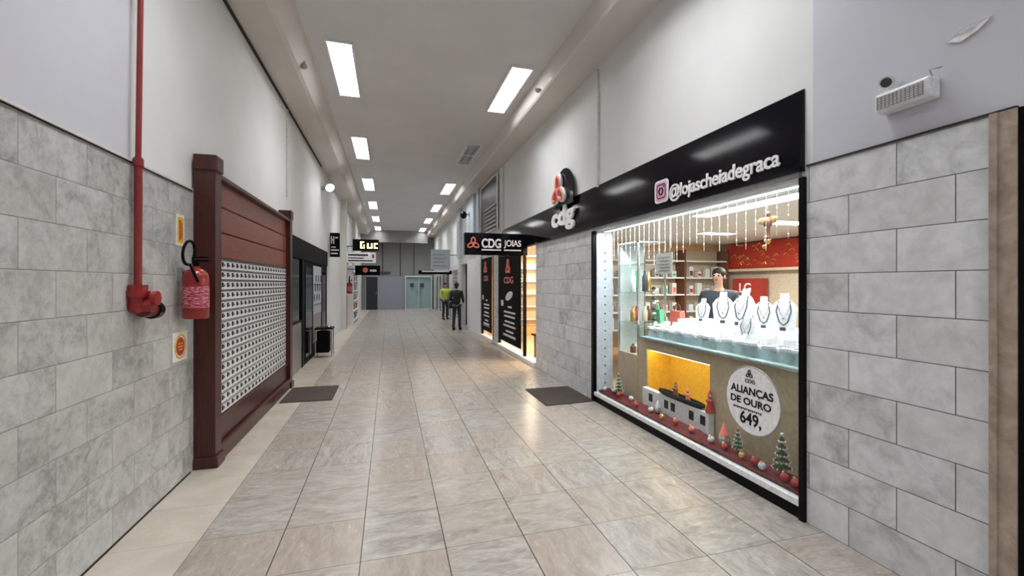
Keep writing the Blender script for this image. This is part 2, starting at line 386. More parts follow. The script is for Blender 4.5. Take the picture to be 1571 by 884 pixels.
# glass entrance doors at the end
g = MB().box(1.02, 1.78, Y1+.70, Y1+.72, .06, 2.05).box(1.82, 2.58, Y1+.70, Y1+.72, .06, 2.05); struct('door_2', g, 'teal')
d2 = bpy.data.objects['door_2']
MB().box(.95, 1.02, Y1+.66, Y1+.76, 0, 2.15).box(2.58, 2.66, Y1+.66, Y1+.76, 0, 2.15).box(1.02, 2.58, Y1+.66, Y1+.76, 2.05, 2.15).box(1.78, 1.82, Y1+.67, Y1+.75, .04, 2.05).box(1.02, 2.58, Y1+.67, Y1+.75, .0, .06).build('door_frame', 'frost', d2)
MB().box(1.02, 2.58, Y1+.80, Y1+.9, .06, 2.05).build('pale_backing', 'frost', d2)
for x in (1.26, 1.9): MB().box(x, x+.24, Y1+.69, Y1+.70, 1.42, 1.66).build('notice', 'dark', d2)
for x in (1.72, 1.88): MB().cyl((x, Y1+.66, .9), (x, Y1+.66, 1.2), .014).build('door_handle', 'steel', d2)

# ================================================================ CEILING LIGHTS
def make_light(label):
    t = thing('ceiling_light', (0, 0, ZC), label, 'ceiling light', 'recessed ceiling lights')
    w, L = .155, .86
    MB().box(-w-.025, -w, -L-.025, L+.025, -.038, 0).box(w, w+.025, -L-.025, L+.025, -.038, 0).box(-w, w, -L-.025, -L, -.038, 0).box(-w, w, L, L+.025, -.038, 0).build0('frame', 'white', t)
    MB().box(-w, w, -L, L, -.004, -.001).build0('diffuser', 'lampglow', t)
    m = MB()
    for k in range(1, 20): y = -L+2*L*k/20; m.box(-w, w, y-.003, y+.003, -.034, -.007)
    for x in (-w/2+.02, 0, w/2-.02): m.box(x-.002, x+.002, -L, L, -.034, -.007)
    m.build0('louvre', 'white', t)
    return t
def build0(s, name, mats, parent, smooth=False):
    """like build, coordinates already local to the thing"""
    loc = parent.location.copy(); bmesh.ops.translate(s.bm, verts=s.bm.verts, vec=loc)
    return s.build(name, mats, parent, smooth)
MB.build0 = build0
proto = make_light('lit recessed ceiling light with white louvre, nearest in the left row')
ordn = ['nearest', 'second from the camera', 'third from the camera', 'fourth from the camera', 'fifth from the camera', 'farthest']
first = True
for row, X0 in (('left', -.655), ('right', 1.93)):
    for k in range(-3, 6):
        y = 7.12+3.94*k
        if row == 'right' and k == 1: continue
        if k < 0: lb = 'recessed ceiling light of the %s row overhead, outside the photo' % row
        else: lb = 'lit recessed ceiling light in the %s row, %s' % (row, ordn[k])
        if first: o = proto; o.location = (X0, y, ZC); o['label'] = lb; first = False
        else: o = dup(proto, (X0, y, ZC), lb)
        ld = bpy.data.lights.new('lamp', 'AREA'); ld.shape = 'RECTANGLE'; ld.size = .28; ld.size_y = 1.64; ld.energy = LAMP_W; ld.color = LAMP_COL
        ld.spread = math.radians(106)
        lo = bpy.data.objects.new('lamp', ld); COL.objects.link(lo); lo.parent = o; lo.location = (0, 0, -.0055)
t = thing('ceiling_light', (1.93, 10.95, ZC), 'unlit dark ceiling light fitting with bare frame in the right row', 'ceiling light', 'recessed ceiling lights')
MB().box(-.18, -.155, -.88, .88, -.02, 0).box(.155, .18, -.88, .88, -.02, 0).box(-.155, .155, -.88, -.86, -.02, 0).box(-.155, .155, .86, .88, -.02, 0).box(-.155, .155, -.02, .02, -.02, 0).build0('frame', 'white', t)
MB().box(-.155, .155, -.86, .86, -.008, -.001).build0('reflector', 'grey', t)
m = MB()
for x in (-.08, .08): m.cyl((x, -.55, -.012), (x, .55, -.012), .009, n=8)
m.build0('tube', 'dark', t)

# small fittings on the beams
MB_ = MB().cyl((-1.17, 6.7, 4.80), (-1.16, 6.7, 4.70), .02, .045)
tag(MB_.cyl((-1.16, 6.7, 4.70), (-1.155, 6.7, 4.68), .05, .02).build('sprinkler', 'grey', smooth=True), 'small grey sprinkler head on the left ceiling beam', 'sprinkler')
tag(MB().cyl((2.31, 6.5, 4.72), (2.24, 6.5, 4.70), .02, .035).cyl((2.24, 6.5, 4.70), (2.23, 6.5, 4.69), .05, .02).build('sprinkler', 'grey', smooth=True), 'small grey sprinkler head on the right ceiling beam', 'sprinkler')

# ================================================================ LEFT SIDE
# mahogany mailbox cabinet
c = thing('mailbox_cabinet', (-1.61, 6.0, 0), 'tall mahogany cabinet of small white mailboxes against the left marble wall', 'mailbox cabinet')
ya, yb = 4.48, 7.60; fx = -1.56
def post(y): return MB().box(-1.668, -1.50, y-.075, y+.075, .0, 2.74).box(-1.668, -1.485, y-.09, y+.09, 2.66, 2.80, bev=.01).box(-1.668, -1.475, y-.095, y+.095, 0, .10, bev=.01)
post(ya+.06).build('corner_post', 'woodd', c); post(yb).build('corner_post', 'woodd', c)
MB().box(-1.665, -1.60, ya+.1, yb-.07, 0, 2.62).build('back_panel', 'wood', c)
m = MB()
for k in range(3): m.box(-1.62, fx, ya+.12, yb-.075, 1.90+k*.245, 2.135+k*.245, bev=.008)
m.build('plank_board', 'wood', c)
MB().box(-1.665, -1.505, ya+.12, yb-.075, 2.62, 2.665, bev=.008).build('top_rail', 'woodd', c)
MB().box(-1.62, -1.545, ya+.12, yb-.075, .16, .37).box(-1.62, -1.50, ya+.12, yb-.075, .0, .15, bev=.01).box(-1.62, -1.535, ya+.12, yb-.075, .37, .385).build('base_rail', 'woodd', c)
MB().box(-1.60, fx-.012, ya+.14, yb-.08, .39, 1.90).build('pigeonhole_back', 'dark', c)
NC, NR = 21, 15; y_a, y_b = ya+.15, yb-.085; z_a, z_b = .39, 1.885; pw, ph = (y_b-y_a)/NC, (z_b-z_a)/NR
def door_mb(mb, y, z):
    mb.box(fx-.012, fx, y+.003, y+pw-.003, z+.006, z+ph-.005)
    mb.box(fx, fx+.002, y+pw*.30, y+pw*.62, z+ph*.28, z+ph*.72, 1)
    mb.box(fx, fx+.002, y+pw*.72, y+pw*.86, z+ph*.34, z+ph*.54, 1)
    mb.box(fx, fx+.003, y+.004, y+pw-.004, z+ph-.016, z+ph-.007, 2)
    return mb
cells = [(y_a+i*pw, z_a+j*ph, i) for i in range(NC) for j in range(NR)]
cells.sort(key=lambda q: (q[0], abs(q[1]-1.2)))
dm = door_mb(MB(), cells[0][0], cells[0][1]).build('mailbox_door', ['white', 'ink', 'dark'], c)
for y, z, i in cells[1:98]:
    q = dm.copy(); COL.objects.link(q); q.parent = c; q.location = (0, y-cells[0][0], z-cells[0][1])
m = MB()
for y, z, i in cells[98:]: door_mb(m, y, z)
q = m.build('mailbox_door', ['white', 'ink', 'dark'], c); q['kind'] = 'stuff'

# hydrant pipe
p = thing('hydrant_pipe', (-1.62, 3.5, 1.42), 'red hydrant standpipe with valve running up the left wall', 'pipe')
MB().cyl((-1.63, 3.50, 1.62), (-1.63, 3.505, 2.50), .023).build('lower_pipe', 'pipe', p, smooth=True)
MB().cyl((-1.63, 3.505, 2.50), (-1.63, 3.56, 4.649), .017).build('upper_pipe', 'pipe', p, smooth=True)
MB().cyl((-1.63, 3.505, 2.44), (-1.63, 3.505, 2.49), .030).build('coupling', 'pipe', p, smooth=True)
MB().cyl((-1.63, 3.535, 3.6), (-1.63, 3.535, 3.64), .028).build('coupling', 'pipe', p, smooth=True)
MB().cyl((-1.63, 3.50, 1.50), (-1.63, 3.50, 1.64), .055).sph((-1.63, 3.50, 1.50), .058).cyl((-1.66, 3.50, 1.50), (-1.54, 3.50, 1.50), .045).cyl((-1.63, 3.5, 1.56), (-1.63, 3.5, 1.60), .068).build('elbow_valve', 'red', p, smooth=True)
MB().cyl((-1.60, 3.49, 1.475), (-1.60, 3.62, 1.465), .052).cyl((-1.60, 3.60, 1.465), (-1.60, 3.66, 1.463), .062).cyl((-1.60, 3.655, 1.463), (-1.60, 3.665, 1.463), .045, m=1).build('outlet_cap', ['darkred', 'black'], p, smooth=True)
MB().cyl((-1.54, 3.50, 1.55), (-1.515, 3.50, 1.55), .05, n=12).cyl((-1.58, 3.50, 1.55), (-1.53, 3.5, 1.55), .012).build('handwheel', 'red', p, smooth=True)

# fire extinguisher
def extinguisher(loc, label, grp='wall fire extinguishers'):
    x, y, z = loc; e = thing('fire_extinguisher', loc, label, 'fire extinguisher', grp)
    MB().lathe([(.085, 0), (.093, .012), (.093, .33), (.085, .37), (.06, .40), (.032, .415), (.03, .43)], loc, 28).build('cylinder', 'red', e, smooth=True)
    MB().lathe([(.0945, .09), (.0950, .095), (.0950, .26), (.0945, .265)], loc, 28).build('paper_label', 'label', e, smooth=True)
    MB().cyl((x, y, z+.43), (x, y, z+.475), .022).box(x-.02, x+.10, y-.012, y+.012, z+.47, z+.485).box(x-.02, x+.09, y-.010, y+.010, z+.50, z+.512).box(x-.025, x-.01, y-.012, y+.012, z+.45, z+.51).build('valve_handle', 'black', e)
    pts = [(x+.02, y, z+.45)]+[(x+.0+.01*math.sin(t), y-.13+.105*math.cos(t), z+.535+.095*math.sin(t)) for t in [(-.6+2*PI*j/22) for j in range(21)]]+[(x+.05, y-.09, z+.30)]
    MB().tube(pts, .011, 8).build('hose', 'black', e, smooth=True)
    MB().box(x-.125, x-.09, y-.02, y+.02, z+.30, z+.42).box(x-.09, x-.03, y-.015, y+.015, z+.39, z+.40).build('wall_bracket', 'grey', e)
    return e
def lab():
    k = N('extinguisher_label'); tc = k.new('ShaderNodeTexCoord').outputs['Object']
    mp = k.new('ShaderNodeMapping'); k.put(mp.inputs[0], tc); mp.inputs['Scale'].default_value = (30, 30, 90)
    k.col(k.ramp(k.noise(mp.outputs[0], 1, 2), [(.45, (.36, .02, .04)), (.60, (.60, .25, .30))])); k.b.inputs['Roughness'].default_value = .4; return k.m
M['label'] = lab()
extinguisher((-1.545, 4.18, 1.36), 'red fire extinguisher with black hose loop hanging on the left marble wall')
# extinguisher signs
t = thing('safety_sign', (-1.665, 4.2, 1.97), 'narrow yellow upright sign on marble above the fire extinguisher', 'sign', 'fire safety signs')
MB().box(-1.669, -1.662, 4.13, 4.27, 1.96, 2.22).build('plate', 'paper', t)
MB().box(-1.662, -1.660, 4.15, 4.25, 1.985, 2.195).build('yellow_field', 'yellow', t)
MB().box(-1.660, -1.6585, 4.175, 4.195, 2.01, 2.17).box(-1.660, -1.6585, 4.205, 4.212, 2.01, 2.17).box(-1.660, -1.6585, 4.22, 4.227, 2.03, 2.15).build('lettering', 'sred', t)
t = thing('safety_sign', (-1.665, 4.2, 1.02), 'square yellow-edged sign with red disc on marble below the fire extinguisher', 'sign', 'fire safety signs')
MB().box(-1.669, -1.663, 4.07, 4.33, 1.01, 1.25, bev=.002).build('plate', 'paper', t)
def ringR(x, y, z, r, w, n=32):
    return [(x, y+r*math.cos(2*PI*i/n), z+r*math.sin(2*PI*i/n)) for i in range(n)]
MB().tube(ringR(-1.663, 4.2, 1.13, .095, 0), .007, 6, closed=True).build('yellow_ring', 'yellow', t)
MB().cyl((-1.664, 4.2, 1.13), (-1.661, 4.2, 1.13), .075, n=32).build('red_disc', 'sred', t)
MB().box(-1.661, -1.6595, 4.155, 4.245, 1.15, 1.16).box(-1.661, -1.6595, 4.155, 4.245, 1.125, 1.135).box(-1.661, -1.6595, 4.165, 4.235, 1.10, 1.11).build('symbol', 'yellow', t)
# small hook high on the left wall
tag(MB().box(-1.682, -1.64, 2.33, 2.37, 3.14, 3.20).tube([(-1.66, 2.35, 3.17), (-1.60, 2.34, 3.13), (-1.59, 2.33, 3.10), (-1.61, 2.32, 3.08)], .01).build('wall_hook', 'dark'), 'small dark hook high on the lilac left wall', 'hook')

# left doormat and right doormat
def slab(pts, z, mat, name):
    return MB().prism([(x, y, 0.0005) for x, y in pts], (0, 0, z)).build(name, mat)
tag(slab([(-1.46, 6.62), (-.78, 6.60), (-.78, 7.50), (-1.46, 7.52)], .012, 'mat', 'doormat'), 'dark brown doormat beside the mailbox cabinet on the left', 'doormat')
tag(slab([(2.03, 5.50), (2.75, 5.54), (2.73, 6.44), (2.03, 6.44)], .012, 'mat', 'doormat'), 'dark brown doormat by the marble wall left of the jewellery window', 'doormat')

# black shopfront on the left
s = thing('black_shopfront', (-1.67, 10.5, 0), 'glossy black shopfront with dark glass beyond the mailbox cabinet', 'shopfront')
MB().box(-1.684, -1.62, 8.24, 12.75, 2.12, 2.50).build('fascia', 'black', s)
MB().box(-1.684, -1.66, 8.26, 9.35, .02, .90).build('lower_panel', 'cloudy', s)
MB().box(-1.684, -1.672, 8.26, 9.35, .93, 2.12).build('glass_pane', 'gloss', s)
MB().box(-1.684, -1.64, 8.24, 8.30, 0, 2.12).box(-1.684, -1.64, 9.33, 9.42, 0, 2.12).box(-1.684, -1.65, 8.30, 9.33, .90, .94).box(-1.684, -1.64, 12.66, 12.75, 0, 2.12).build('frame', 'blackm', s)
MB().box(-1.684, -1.655, 9.42, 12.66, 0, 2.12).build('closed_panel', 'black', s)
MB().box(-1.655, -1.645, 9.70, 10.45, .12, 1.98).build('door_leaf', 'gloss', s)
MB().box(-1.655, -1.645, 11.95, 12.55, .12, 1.98).build('door_leaf', 'gloss', s)
MB().box(-1.650, -1.640, 10.60, 11.75, .95, 2.05).build('lit_display_window', 'soap', s)
m = MB()
for k in range(9): m.box(-1.640, -1.63, 10.66+k*.115, 10.74+k*.115, 1.25+.22*(k % 3), 1.40+.22*(k % 3))
m.box(-1.640, -1.63, 10.66, 11.7, 1.15, 1.17).box(-1.640, -1.63, 10.66, 11.7, 1.62, 1.64).build('shelf_goods', 'dark', s)
MB().box(-1.655, -1.645, 10.60, 11.75, .30, .95).build('grey_panel', 'grey', s)
# waste bin
b = thing('litter_bin', (-1.42, 10.6, 0), 'black litter bin with steel posts and lid outside the black shopfront', 'bin')
MB().box(-1.56, -1.30, 10.48, 10.76, .10, .58, bev=.02).build('bin_body', 'black', b)
MB().box(-1.60, -1.22, 10.44, 10.80, .62, .66, bev=.01).build('lid', 'blackm', b)
for x, y in ((-1.585, 10.46), (-1.245, 10.46), (-1.585, 10.78), (-1.245, 10.78)): MB().cyl((x, y, 0), (x, y, .63), .013, n=10).build('post', 'steel', b)
MB().lathe([(.05, 0), (.06, .01), (.055, .035), (.045, .04)], (-1.34, 10.6, .66), 16).build('ashtray', 'steel', b, smooth=True)
# floodlight under the left beam
f = thing('floodlight', (-1.60, 12.1, 4.05), 'small lit white floodlight on the left wall under the beam', 'floodlight')
MB().box(-1.685, -1.60, 12.05, 12.15, 4.06, 4.14).tube([(-1.62, 12.1, 4.10), (-1.55, 12.05, 4.12), (-1.50, 12.0, 4.16)], .012).build('bracket', 'grey', f)
q = (Vector((-1.44, 11.92, 4.06))-Vector((-1.52, 12.02, 4.18))); 
MB().cyl((-1.52, 12.04, 4.18), (-1.46, 11.94, 4.09), .05, .11).build('housing', 'white', f, smooth=True)
MB().cyl((-1.46, 11.94, 4.09), (-1.457, 11.935, 4.085), .10, .10).build('lens', 'emglow', f)

# left pillars, posters, rack and blade signs further down
struct('wall_left', MB().box(-1.684, -1.50, 16.7, 17.1, 0, ZB), 'offw')
struct('wall_left', MB().box(-1.684, -1.54, 21.6, 23.2, 0, ZB), 'offw')
extinguisher((-1.40, 16.9, 1.28), 'small distant red fire extinguisher on the left pillar')
tag(MB().box(-1.50, -1.495, 16.8, 17.0, .05, 1.20).build('warning_board', 'sred'), 'narrow red board on the pillar below the distant extinguisher', 'sign')
r = thing('display_rack', (-1.55, 20, 0), 'white display rack with rows of small dark goods along the left wall', 'rack')
MB().box(-1.684, -1.62, 18.4, 21.2, .05, 2.35).build('back_panel', 'white', r)
MB().box(-1.62, -1.38, 18.4, 18.46, 0, 2.35).box(-1.62, -1.38, 21.14, 21.2, 0, 2.35).build('side_panel', 'white', r)
for k in range(6): MB().box(-1.62, -1.38, 18.46, 21.14, .12+k*.4, .15+k*.4).build('shelf', 'white', r)
for k in range(5):
    for j in range(7): tag(MB().box(-1.56, -1.42, 18.6+j*.36, 18.78+j*.36, .151+k*.4, .36+k*.4, bev=.01).build('product_box', ['dark', 'sred', 'soap'][(j+k) % 3]), 'small boxed product on the white rack by the left wall', 'box', 'boxed goods on the left rack')
def blade(x0, x1, y, z0, z1, label, mat='black', d=.12):
    t = thing('blade_sign', ((x0+x1)/2, y, z0), label, 'sign', 'projecting shop signs')
    MB().box(x0, x1, y-d/2, y+d/2, z0, z1, bev=.008).build('sign_box', mat, t); return t
t = blade(-1.66, -1.40, 13.6, 2.42, 3.12, 'tall black projecting sign with white marks above the left shopfront')
MB().box(-1.63, -1.60, 13.532, 13.54, 2.80, 3.02).box(-1.57, -1.54, 13.532, 13.54, 2.80, 3.02).box(-1.60, -1.57, 13.532, 13.54, 2.90, 2.93).box(-1.52, -1.44, 13.532, 13.54, 2.96, 3.0).build('lettering', 'letter', t); MB().box(-1.63, -1.45, 13.532, 13.54, 2.50, 2.54).box(-1.63, -1.42, 13.532, 13.54, 2.60, 2.64).box(-1.62, -1.50, 13.532, 13.54, 2.69, 2.72).build('stripes', 'letter', t)
t = thing('framed_poster', (-1.66, 17.8, 2.3), 'dark framed poster on the left wall above the white rack', 'poster')
MB().box(-1.684, -1.62, 17.5, 18.9, 2.40, 3.15).build('poster_frame', 'brown', t); MB().box(-1.62, -1.615, 17.6, 18.8, 2.48, 3.05).build('picture', 'grey', t)
t = blade(-1.30, -.38, 17.0, 2.86, 3.28, 'black projecting sign with glowing yellow letters, left side')
m = MB()
for a, b_, c_, e_ in ((-1.04, -.98, 2.94, 3.20), (-.98, -.90, 3.15, 3.20), (-.98, -.88, 2.94, 2.99), (-.93, -.88, 3.02, 3.08), (-.80, -.74, 2.94, 3.14), (-.74, -.66, 2.94, 2.99), (-.66, -.61, 2.94, 3.14), (-.56, -.42, 3.10, 3.15), (-.56, -.51, 2.94, 3.10), (-.51, -.42, 2.94, 2.99)): m.box(a, b_, 16.93, 16.94, c_, e_)
m.build('lettering', 'signglow', t)
MB().box(-1.66, -1.30, 16.99, 17.01, 3.0, 3.03).build('arm', 'blackm', t)
t = blade(-1.50, -.48, 16.8, 2.40, 2.78, 'white projecting sign with black lines below the yellow-lettered sign', 'white')
MB().box(-1.44, -.75, 16.732, 16.74, 2.66, 2.71).box(-1.44, -.60, 16.732, 16.74, 2.46, 2.50).box(-1.44, -.9, 16.732, 16.74, 2.56, 2.59).build('stripes', 'ink', t)
MB().box(-.62, -.54, 16.732, 16.74, 2.58, 2.72).build('red_corner', 'sred', t)
t = blade(-1.30, -.36, 18.2, 1.98, 2.36, 'lower black projecting sign with a pale red emblem, left side')
MB().box(-1.684, -1.30, 18.18, 18.22, 2.2, 2.23).build('arm', 'blackm', t)
MB().cyl((-.92, 18.14, 2.18), (-.92, 18.13, 2.18), .10).build('emblem', 'coral', t); MB().box(-.75, -.5, 18.13, 18.14, 2.12, 2.2).build('stripes', 'letter', t)
t = thing('wall_plaque', (-.2, Y1+.88, 2.2), 'small dark plaque on the end wall beside the violet panel', 'plaque')
MB().box(-.55, .05, Y1+.86, Y1+.9, 2.22, 2.40).build('plate', 'dark', t)

# ================================================================ BLACK FASCIA SIGN (right)
SX = 2.735
t = thing('fascia_sign', (2.72, 6.4, 2.41), 'long glossy black fascia sign over the jewellery shop on the right', 'sign')
MB().prism([(SX, 2.36, 2.43), (WX-.001, 2.36, 2.43), (WX-.001, 2.36, 3.005), (SX+.041, 2.36, 3.005)], (0, 8.44, 0)).build('sign_box', 'gloss', t)
MB().box(SX+.02, WX-.001, 2.385, 5.58, 2.385, 2.43).build('underside_rail', 'grey', t)
# instagram style icon
rr = lambda cx, cz, a, r, n=6: [(SX-.006, cx+sx*(a-r)+r*math.cos(th), cz+sz*(a-r)+r*math.sin(th)) for sx, sz, t0 in ((1, 1, 0), (-1, 1, PI/2), (-1, -1, PI), (1, -1, 3*PI/2)) for th in [t0+PI/2*j/n for j in range(n+1)]]
ic = MB().prism([(SX-.001, p_[1], p_[2]) for p_ in rr(3.94, 2.61, .118, .045)], (-.006, 0, 0)).build('camera_icon', 'letter', t)
MB().prism([(SX-.007, p_[1], p_[2]) for p_ in rr(3.94, 2.61, .096, .034)], (-.003, 0, 0)).build('icon_field', 'pink', ic)
MB().tube(rr(3.94, 2.61, .070, .028), .008, 6, closed=True).tube([(SX-.012, 3.94+.034*math.cos(a*PI/8), 2.61+.034*math.sin(a*PI/8)) for a in range(16)], .008, 6, closed=True).sph((SX-.012, 3.895, 2.655), .009).build('icon_lines', 'ink', ic)
text('lettering', '@lojascheiadegraca', t, 'R', (SX-.001, 3.80, 2.465), .175, 'letter', 1.29, .012, .018)
# raised round-topped logo badge
b = thing('logo_badge', (2.70, 6.60, 2.45), 'black round-topped badge with coral knot and white initials on the fascia sign', 'sign')
pts = [(SX-.02, 6.17, 2.90), (SX-.02, 6.17, 3.13)]+[(SX-.02, 6.55-.38*math.cos(PI*j/16), 3.13+.38*math.sin(PI*j/16)) for j in range(1, 17)]+[(SX-.02, 6.93, 2.90)]
MB().prism(pts, (.0195, 0, 0)).build('backing', 'gloss', b)
emblem(b, 'R', (SX-.03, 6.68, 3.16), .58, 'letter', name='emblem_outline'); emblem(b, 'R', (SX-.05, 6.68, 3.16), .52, name='emblem')
text('lettering', 'cdg', b, 'R', (SX-.001, 7.08, 2.50), .42, 'letter', .95, .03, .04)
# projecting sign
b = thing('blade_sign', (2.1, 8.6, 2.2), 'black projecting sign with coral knot and white lettering over the shop entrance', 'sign', 'projecting shop signs')
MB().box(1.43, 2.733, 8.52, 8.68, 2.22, 2.66, bev=.006).build('sign_box', 'gloss', b)
emblem(b, 'F', (1.60, 8.515, 2.44), .26)
text('lettering', 'CDG', b, 'F', (1.77, 8.518, 2.36), .19, 'letter', .40, .01, .03)
text('lettering', 'JOIAS', b, 'F', (2.23, 8.518, 2.36), .17, 'letter', .36, .01, .02)
MB().box(1.77, 2.17, 8.505, 8.518, 2.31, 2.335).box(2.23, 2.59, 8.505, 8.518, 2.31, 2.335).build('underline', 'letter', b)

# ================================================================ JEWELLERY SHOP (section with the window)
shop = MB().box(7.2, 7.3, 1.3, 13.4, 0, 2.6).box(2.95, 7.3, 1.33, 1.45, 0, 2.6)
struct('wall_shop', shop, 'cream')
struct('wall_shop', MB().box(3.0, 7.2, 8.06, 8.16, 0, 2.6), 'orange')
struct('wall_shop', MB().box(2.95, 7.2, 13.32, 13.42, 0, 2.6), 'orange')
struct('ceiling', MB().box(2.951, 7.3, 1.3, 13.4, 2.5, 2.6), 'offw')
struct('floor', MB().box(2.951, 7.3, 1.33, 13.4, -.12, 0), 'beige')
# window: jambs, glass
w = MB().box(2.765, 2.785, 2.376, 5.55, .14, 2.385); struct('window_2', w, 'glass'); w = bpy.data.objects['window_2']
MB().box(2.745, 2.80, 2.338, 2.376, 0, 2.385).box(2.745, 2.80, 5.55, 5.61, 0, 2.385).build('window_frame', 'blackm', w)
MB().box(2.755, 2.96, 2.376, 5.55, .085, .135, bev=.004).build('window_sill', 'white', w)
MB().box(2.765, 2.95, 2.376, 5.55, 0.001, .085).build('plinth', 'blackm', w)
MB().box(2.80, 3.05, 5.55, 5.60, .135, 2.40).build('side_lining', 'soap', w)
m = MB()
for k in range(18): m.cyl((2.93, 5.551, .25+k*.122), (2.93, 5.545, .25+k*.122), .012, n=8)
m.build('peg_hole', 'dark', w)
MB().box(2.80, 2.95, 2.39, 5.55, 2.385, 2.41).build('header', 'grey', w)
l = thing('led_strip_light', (2.90, 4, 2.36), 'white led strip light along the top inside the jewellery window', 'strip light')
MB().box(2.87, 2.93, 2.45, 5.5, 2.365, 2.385).build('housing', 'white', l); MB().box(2.88, 2.92, 2.47, 5.48, 2.362, 2.365).build('diffuser', 'ledglow', l)
ld = bpy.data.lights.new('lamp', 'AREA'); ld.shape = 'RECTANGLE'; ld.size = .04; ld.size_y = 3.0; ld.energy = 42; ld.color = (.95, .98, 1)
lo = bpy.data.objects.new('lamp', ld); COL.objects.link(lo); lo.parent = l; lo.location = (0, -.02, -.003)

# sticker on the glass
b = thing('round_sticker', (2.76, 2.80, .46), 'round white price sticker with black lettering on the jewellery window', 'sticker')
MB().cyl((2.764, 2.80, .72), (2.760, 2.80, .72), .268, n=64).build('disc', 'letter', b, smooth=True)
MB().tube([(2.762, 2.80+.268*math.cos(2*PI*i/64), .72+.268*math.sin(2*PI*i/64)) for i in range(64)], .005, 6, closed=True).build('edge', 'grey', b, smooth=True)
emblem(b, 'R', (2.759, 2.82, .925), .07, 'ink')
text('lettering', 'CDG', b, 'R', (2.7595, 2.865, .855), .03, 'ink', .10, .002, .01)
text('lettering', 'ALIANÇAS', b, 'R', (2.7595, 3.015, .745), .078, 'ink', .42, .002, .025)
text('lettering', 'DE OURO', b, 'R', (2.7595, 3.015, .675), .058, 'ink', .40, .002, .025)
m = MB()
for k in range(15): m.box(2.758, 2.7595, 2.985-k*.019-.013, 2.985-k*.019, .630+.004*(k % 2), .646)
m.build('small_print', 'ink', b)
text('lettering', '649,', b, 'R', (2.7595, 2.915, .505), .115, 'ink', .21, .002, .02)

# paper notice hanging in the window
b = thing('paper_notice', (2.80, 4.0, 1.74), 'white paper notice hanging inside the upper jewellery window', 'notice')
MB().box(2.800, 2.803, 3.86, 4.14, 1.75, 1.97).build('sheet', 'paper', b)
m = MB()
for k in range(5): m.box(2.798, 2.800, 3.90, 4.10-.03*(k % 2), 1.78+k*.035, 1.787+k*.035)
m.build('lettering', 'grey', b); MB().cyl((2.802, 3.90, 1.97), (2.802, 3.90, 2.36), .0015, n=5).cyl((2.802, 4.10, 1.97), (2.802, 4.10, 2.36), .0015, n=5).build('string', 'white', b)
# fairy lights
b = thing('fairy_light_curtain', (2.86, 4, 2.34), 'curtain of thin fairy light strands hanging inside the window top', 'fairy lights')
MB().cyl((2.85, 2.5, 2.352), (2.85, 5.45, 2.352), .004, n=6).build('cable', 'white', b)
for k in range(30):
    y = 2.55+k*.1; L = .30+.22*random.random(); m = MB().cyl((2.85, y, 2.352-L), (2.85, y, 2.352), .0016, n=5)
    for j in range(int(L/.07)): m.sph((2.85, y, 2.30-j*.07), .0045, n=6, m=1)
    m.build('light_strand', ['white', 'bulb'], b)
# hanging ornament
b = thing('hanging_ornament', (2.95, 2.83, 2.0), 'brown and gold angel ornament hanging near the right end of the window', 'ornament')
MB().cyl((2.95, 2.83, 2.25), (2.95, 2.83, 2.36), .0015, n=5).build('string', 'brown', b)
MB().sph((2.95, 2.83, 2.215), .022).lathe([(.012, .17), (.03, .15), (.035, .11), (.018, .08), (.02, .02), (.03, 0)], (2.95, 2.83, 2.02), 14).build('figure', 'brown', b, smooth=True)
MB().sph((2.95, 2.88, 2.16), .05, (.15, 1, .6)).sph((2.95, 2.78, 2.16), .05, (.15, 1, .6)).build('wings', 'gold', b, smooth=True)
MB().sph((2.95, 2.83, 1.995), .025).sph((2.95, 2.86, 1.95), .016).build('bell', 'gold', b, smooth=True)

# display deck and its front
d = thing('display_deck', (3.4, 3.6, 0), 'illuminated glass-fronted jewellery display deck behind the window', 'display counter')
MB().box(3.13, 4.0, 2.42, 4.78, 1.085, 1.10).build('top', 'vel', d)
MB().box(3.0, 3.13, 2.42, 4.78, 1.088, 1.10).build('glass_top', 'gglass', d)
MB().box(2.995, 3.003, 2.42, 4.78, .985, 1.085).build('front_glass', 'gglass', d)
MB().box(3.02, 3.13, 2.42, 4.78, .975, .985).build('glass_floor', 'gglass', d)
MB().box(3.13, 3.98, 2.42, 4.78, .965, .985).build('deck_floor', 'vel', d)
MB().box(2.99, 3.02, 2.42, 4.78, .970, .985).build('front_rail', 'steel', d)
MB().box(3.125, 3.13, 2.42, 4.78, .985, 1.085).box(3.02, 3.125, 2.42, 4.78, .985, .992).build('velvet_lining', 'vel', d)
MB().box(3.55, 3.98, 2.42, 4.78, 1.10, 1.20).build('raised_step', 'vel', d)
MB().box(3.06, 3.08, 2.42, 3.62, .14, .965).box(3.06, 3.08, 4.72, 4.90, .14, .965).box(3.06, 3.08, 3.62, 4.72, .84, .965).box(3.06, 3.08, 3.62, 4.72, .14, .20).build('front_panel', 'beige', d)
MB().box(3.40, 3.42, 3.62, 4.72, .19, .86).box(3.08, 3.4, 4.72, 4.74, .19, .86).box(3.08, 3.4, 3.60, 3.62, .19, .86).box(3.08, 3.4, 3.62, 4.72, .84, .86).build('amber_niche', 'amber', d)
MB().box(3.08, 3.4, 3.62, 4.72, .18, .20).build('niche_floor', 'cream', d)
M['niche'] = glow('niche_lamp_glow', (1, .85, .55), 12)
MB().box(3.09, 3.15, 3.66, 4.68, .828, .839).build('niche_lamp', 'niche', d)
MB().box(3.9, 3.98, 2.42, 4.78, .14, .965).build('rear_panel', 'beige', d)
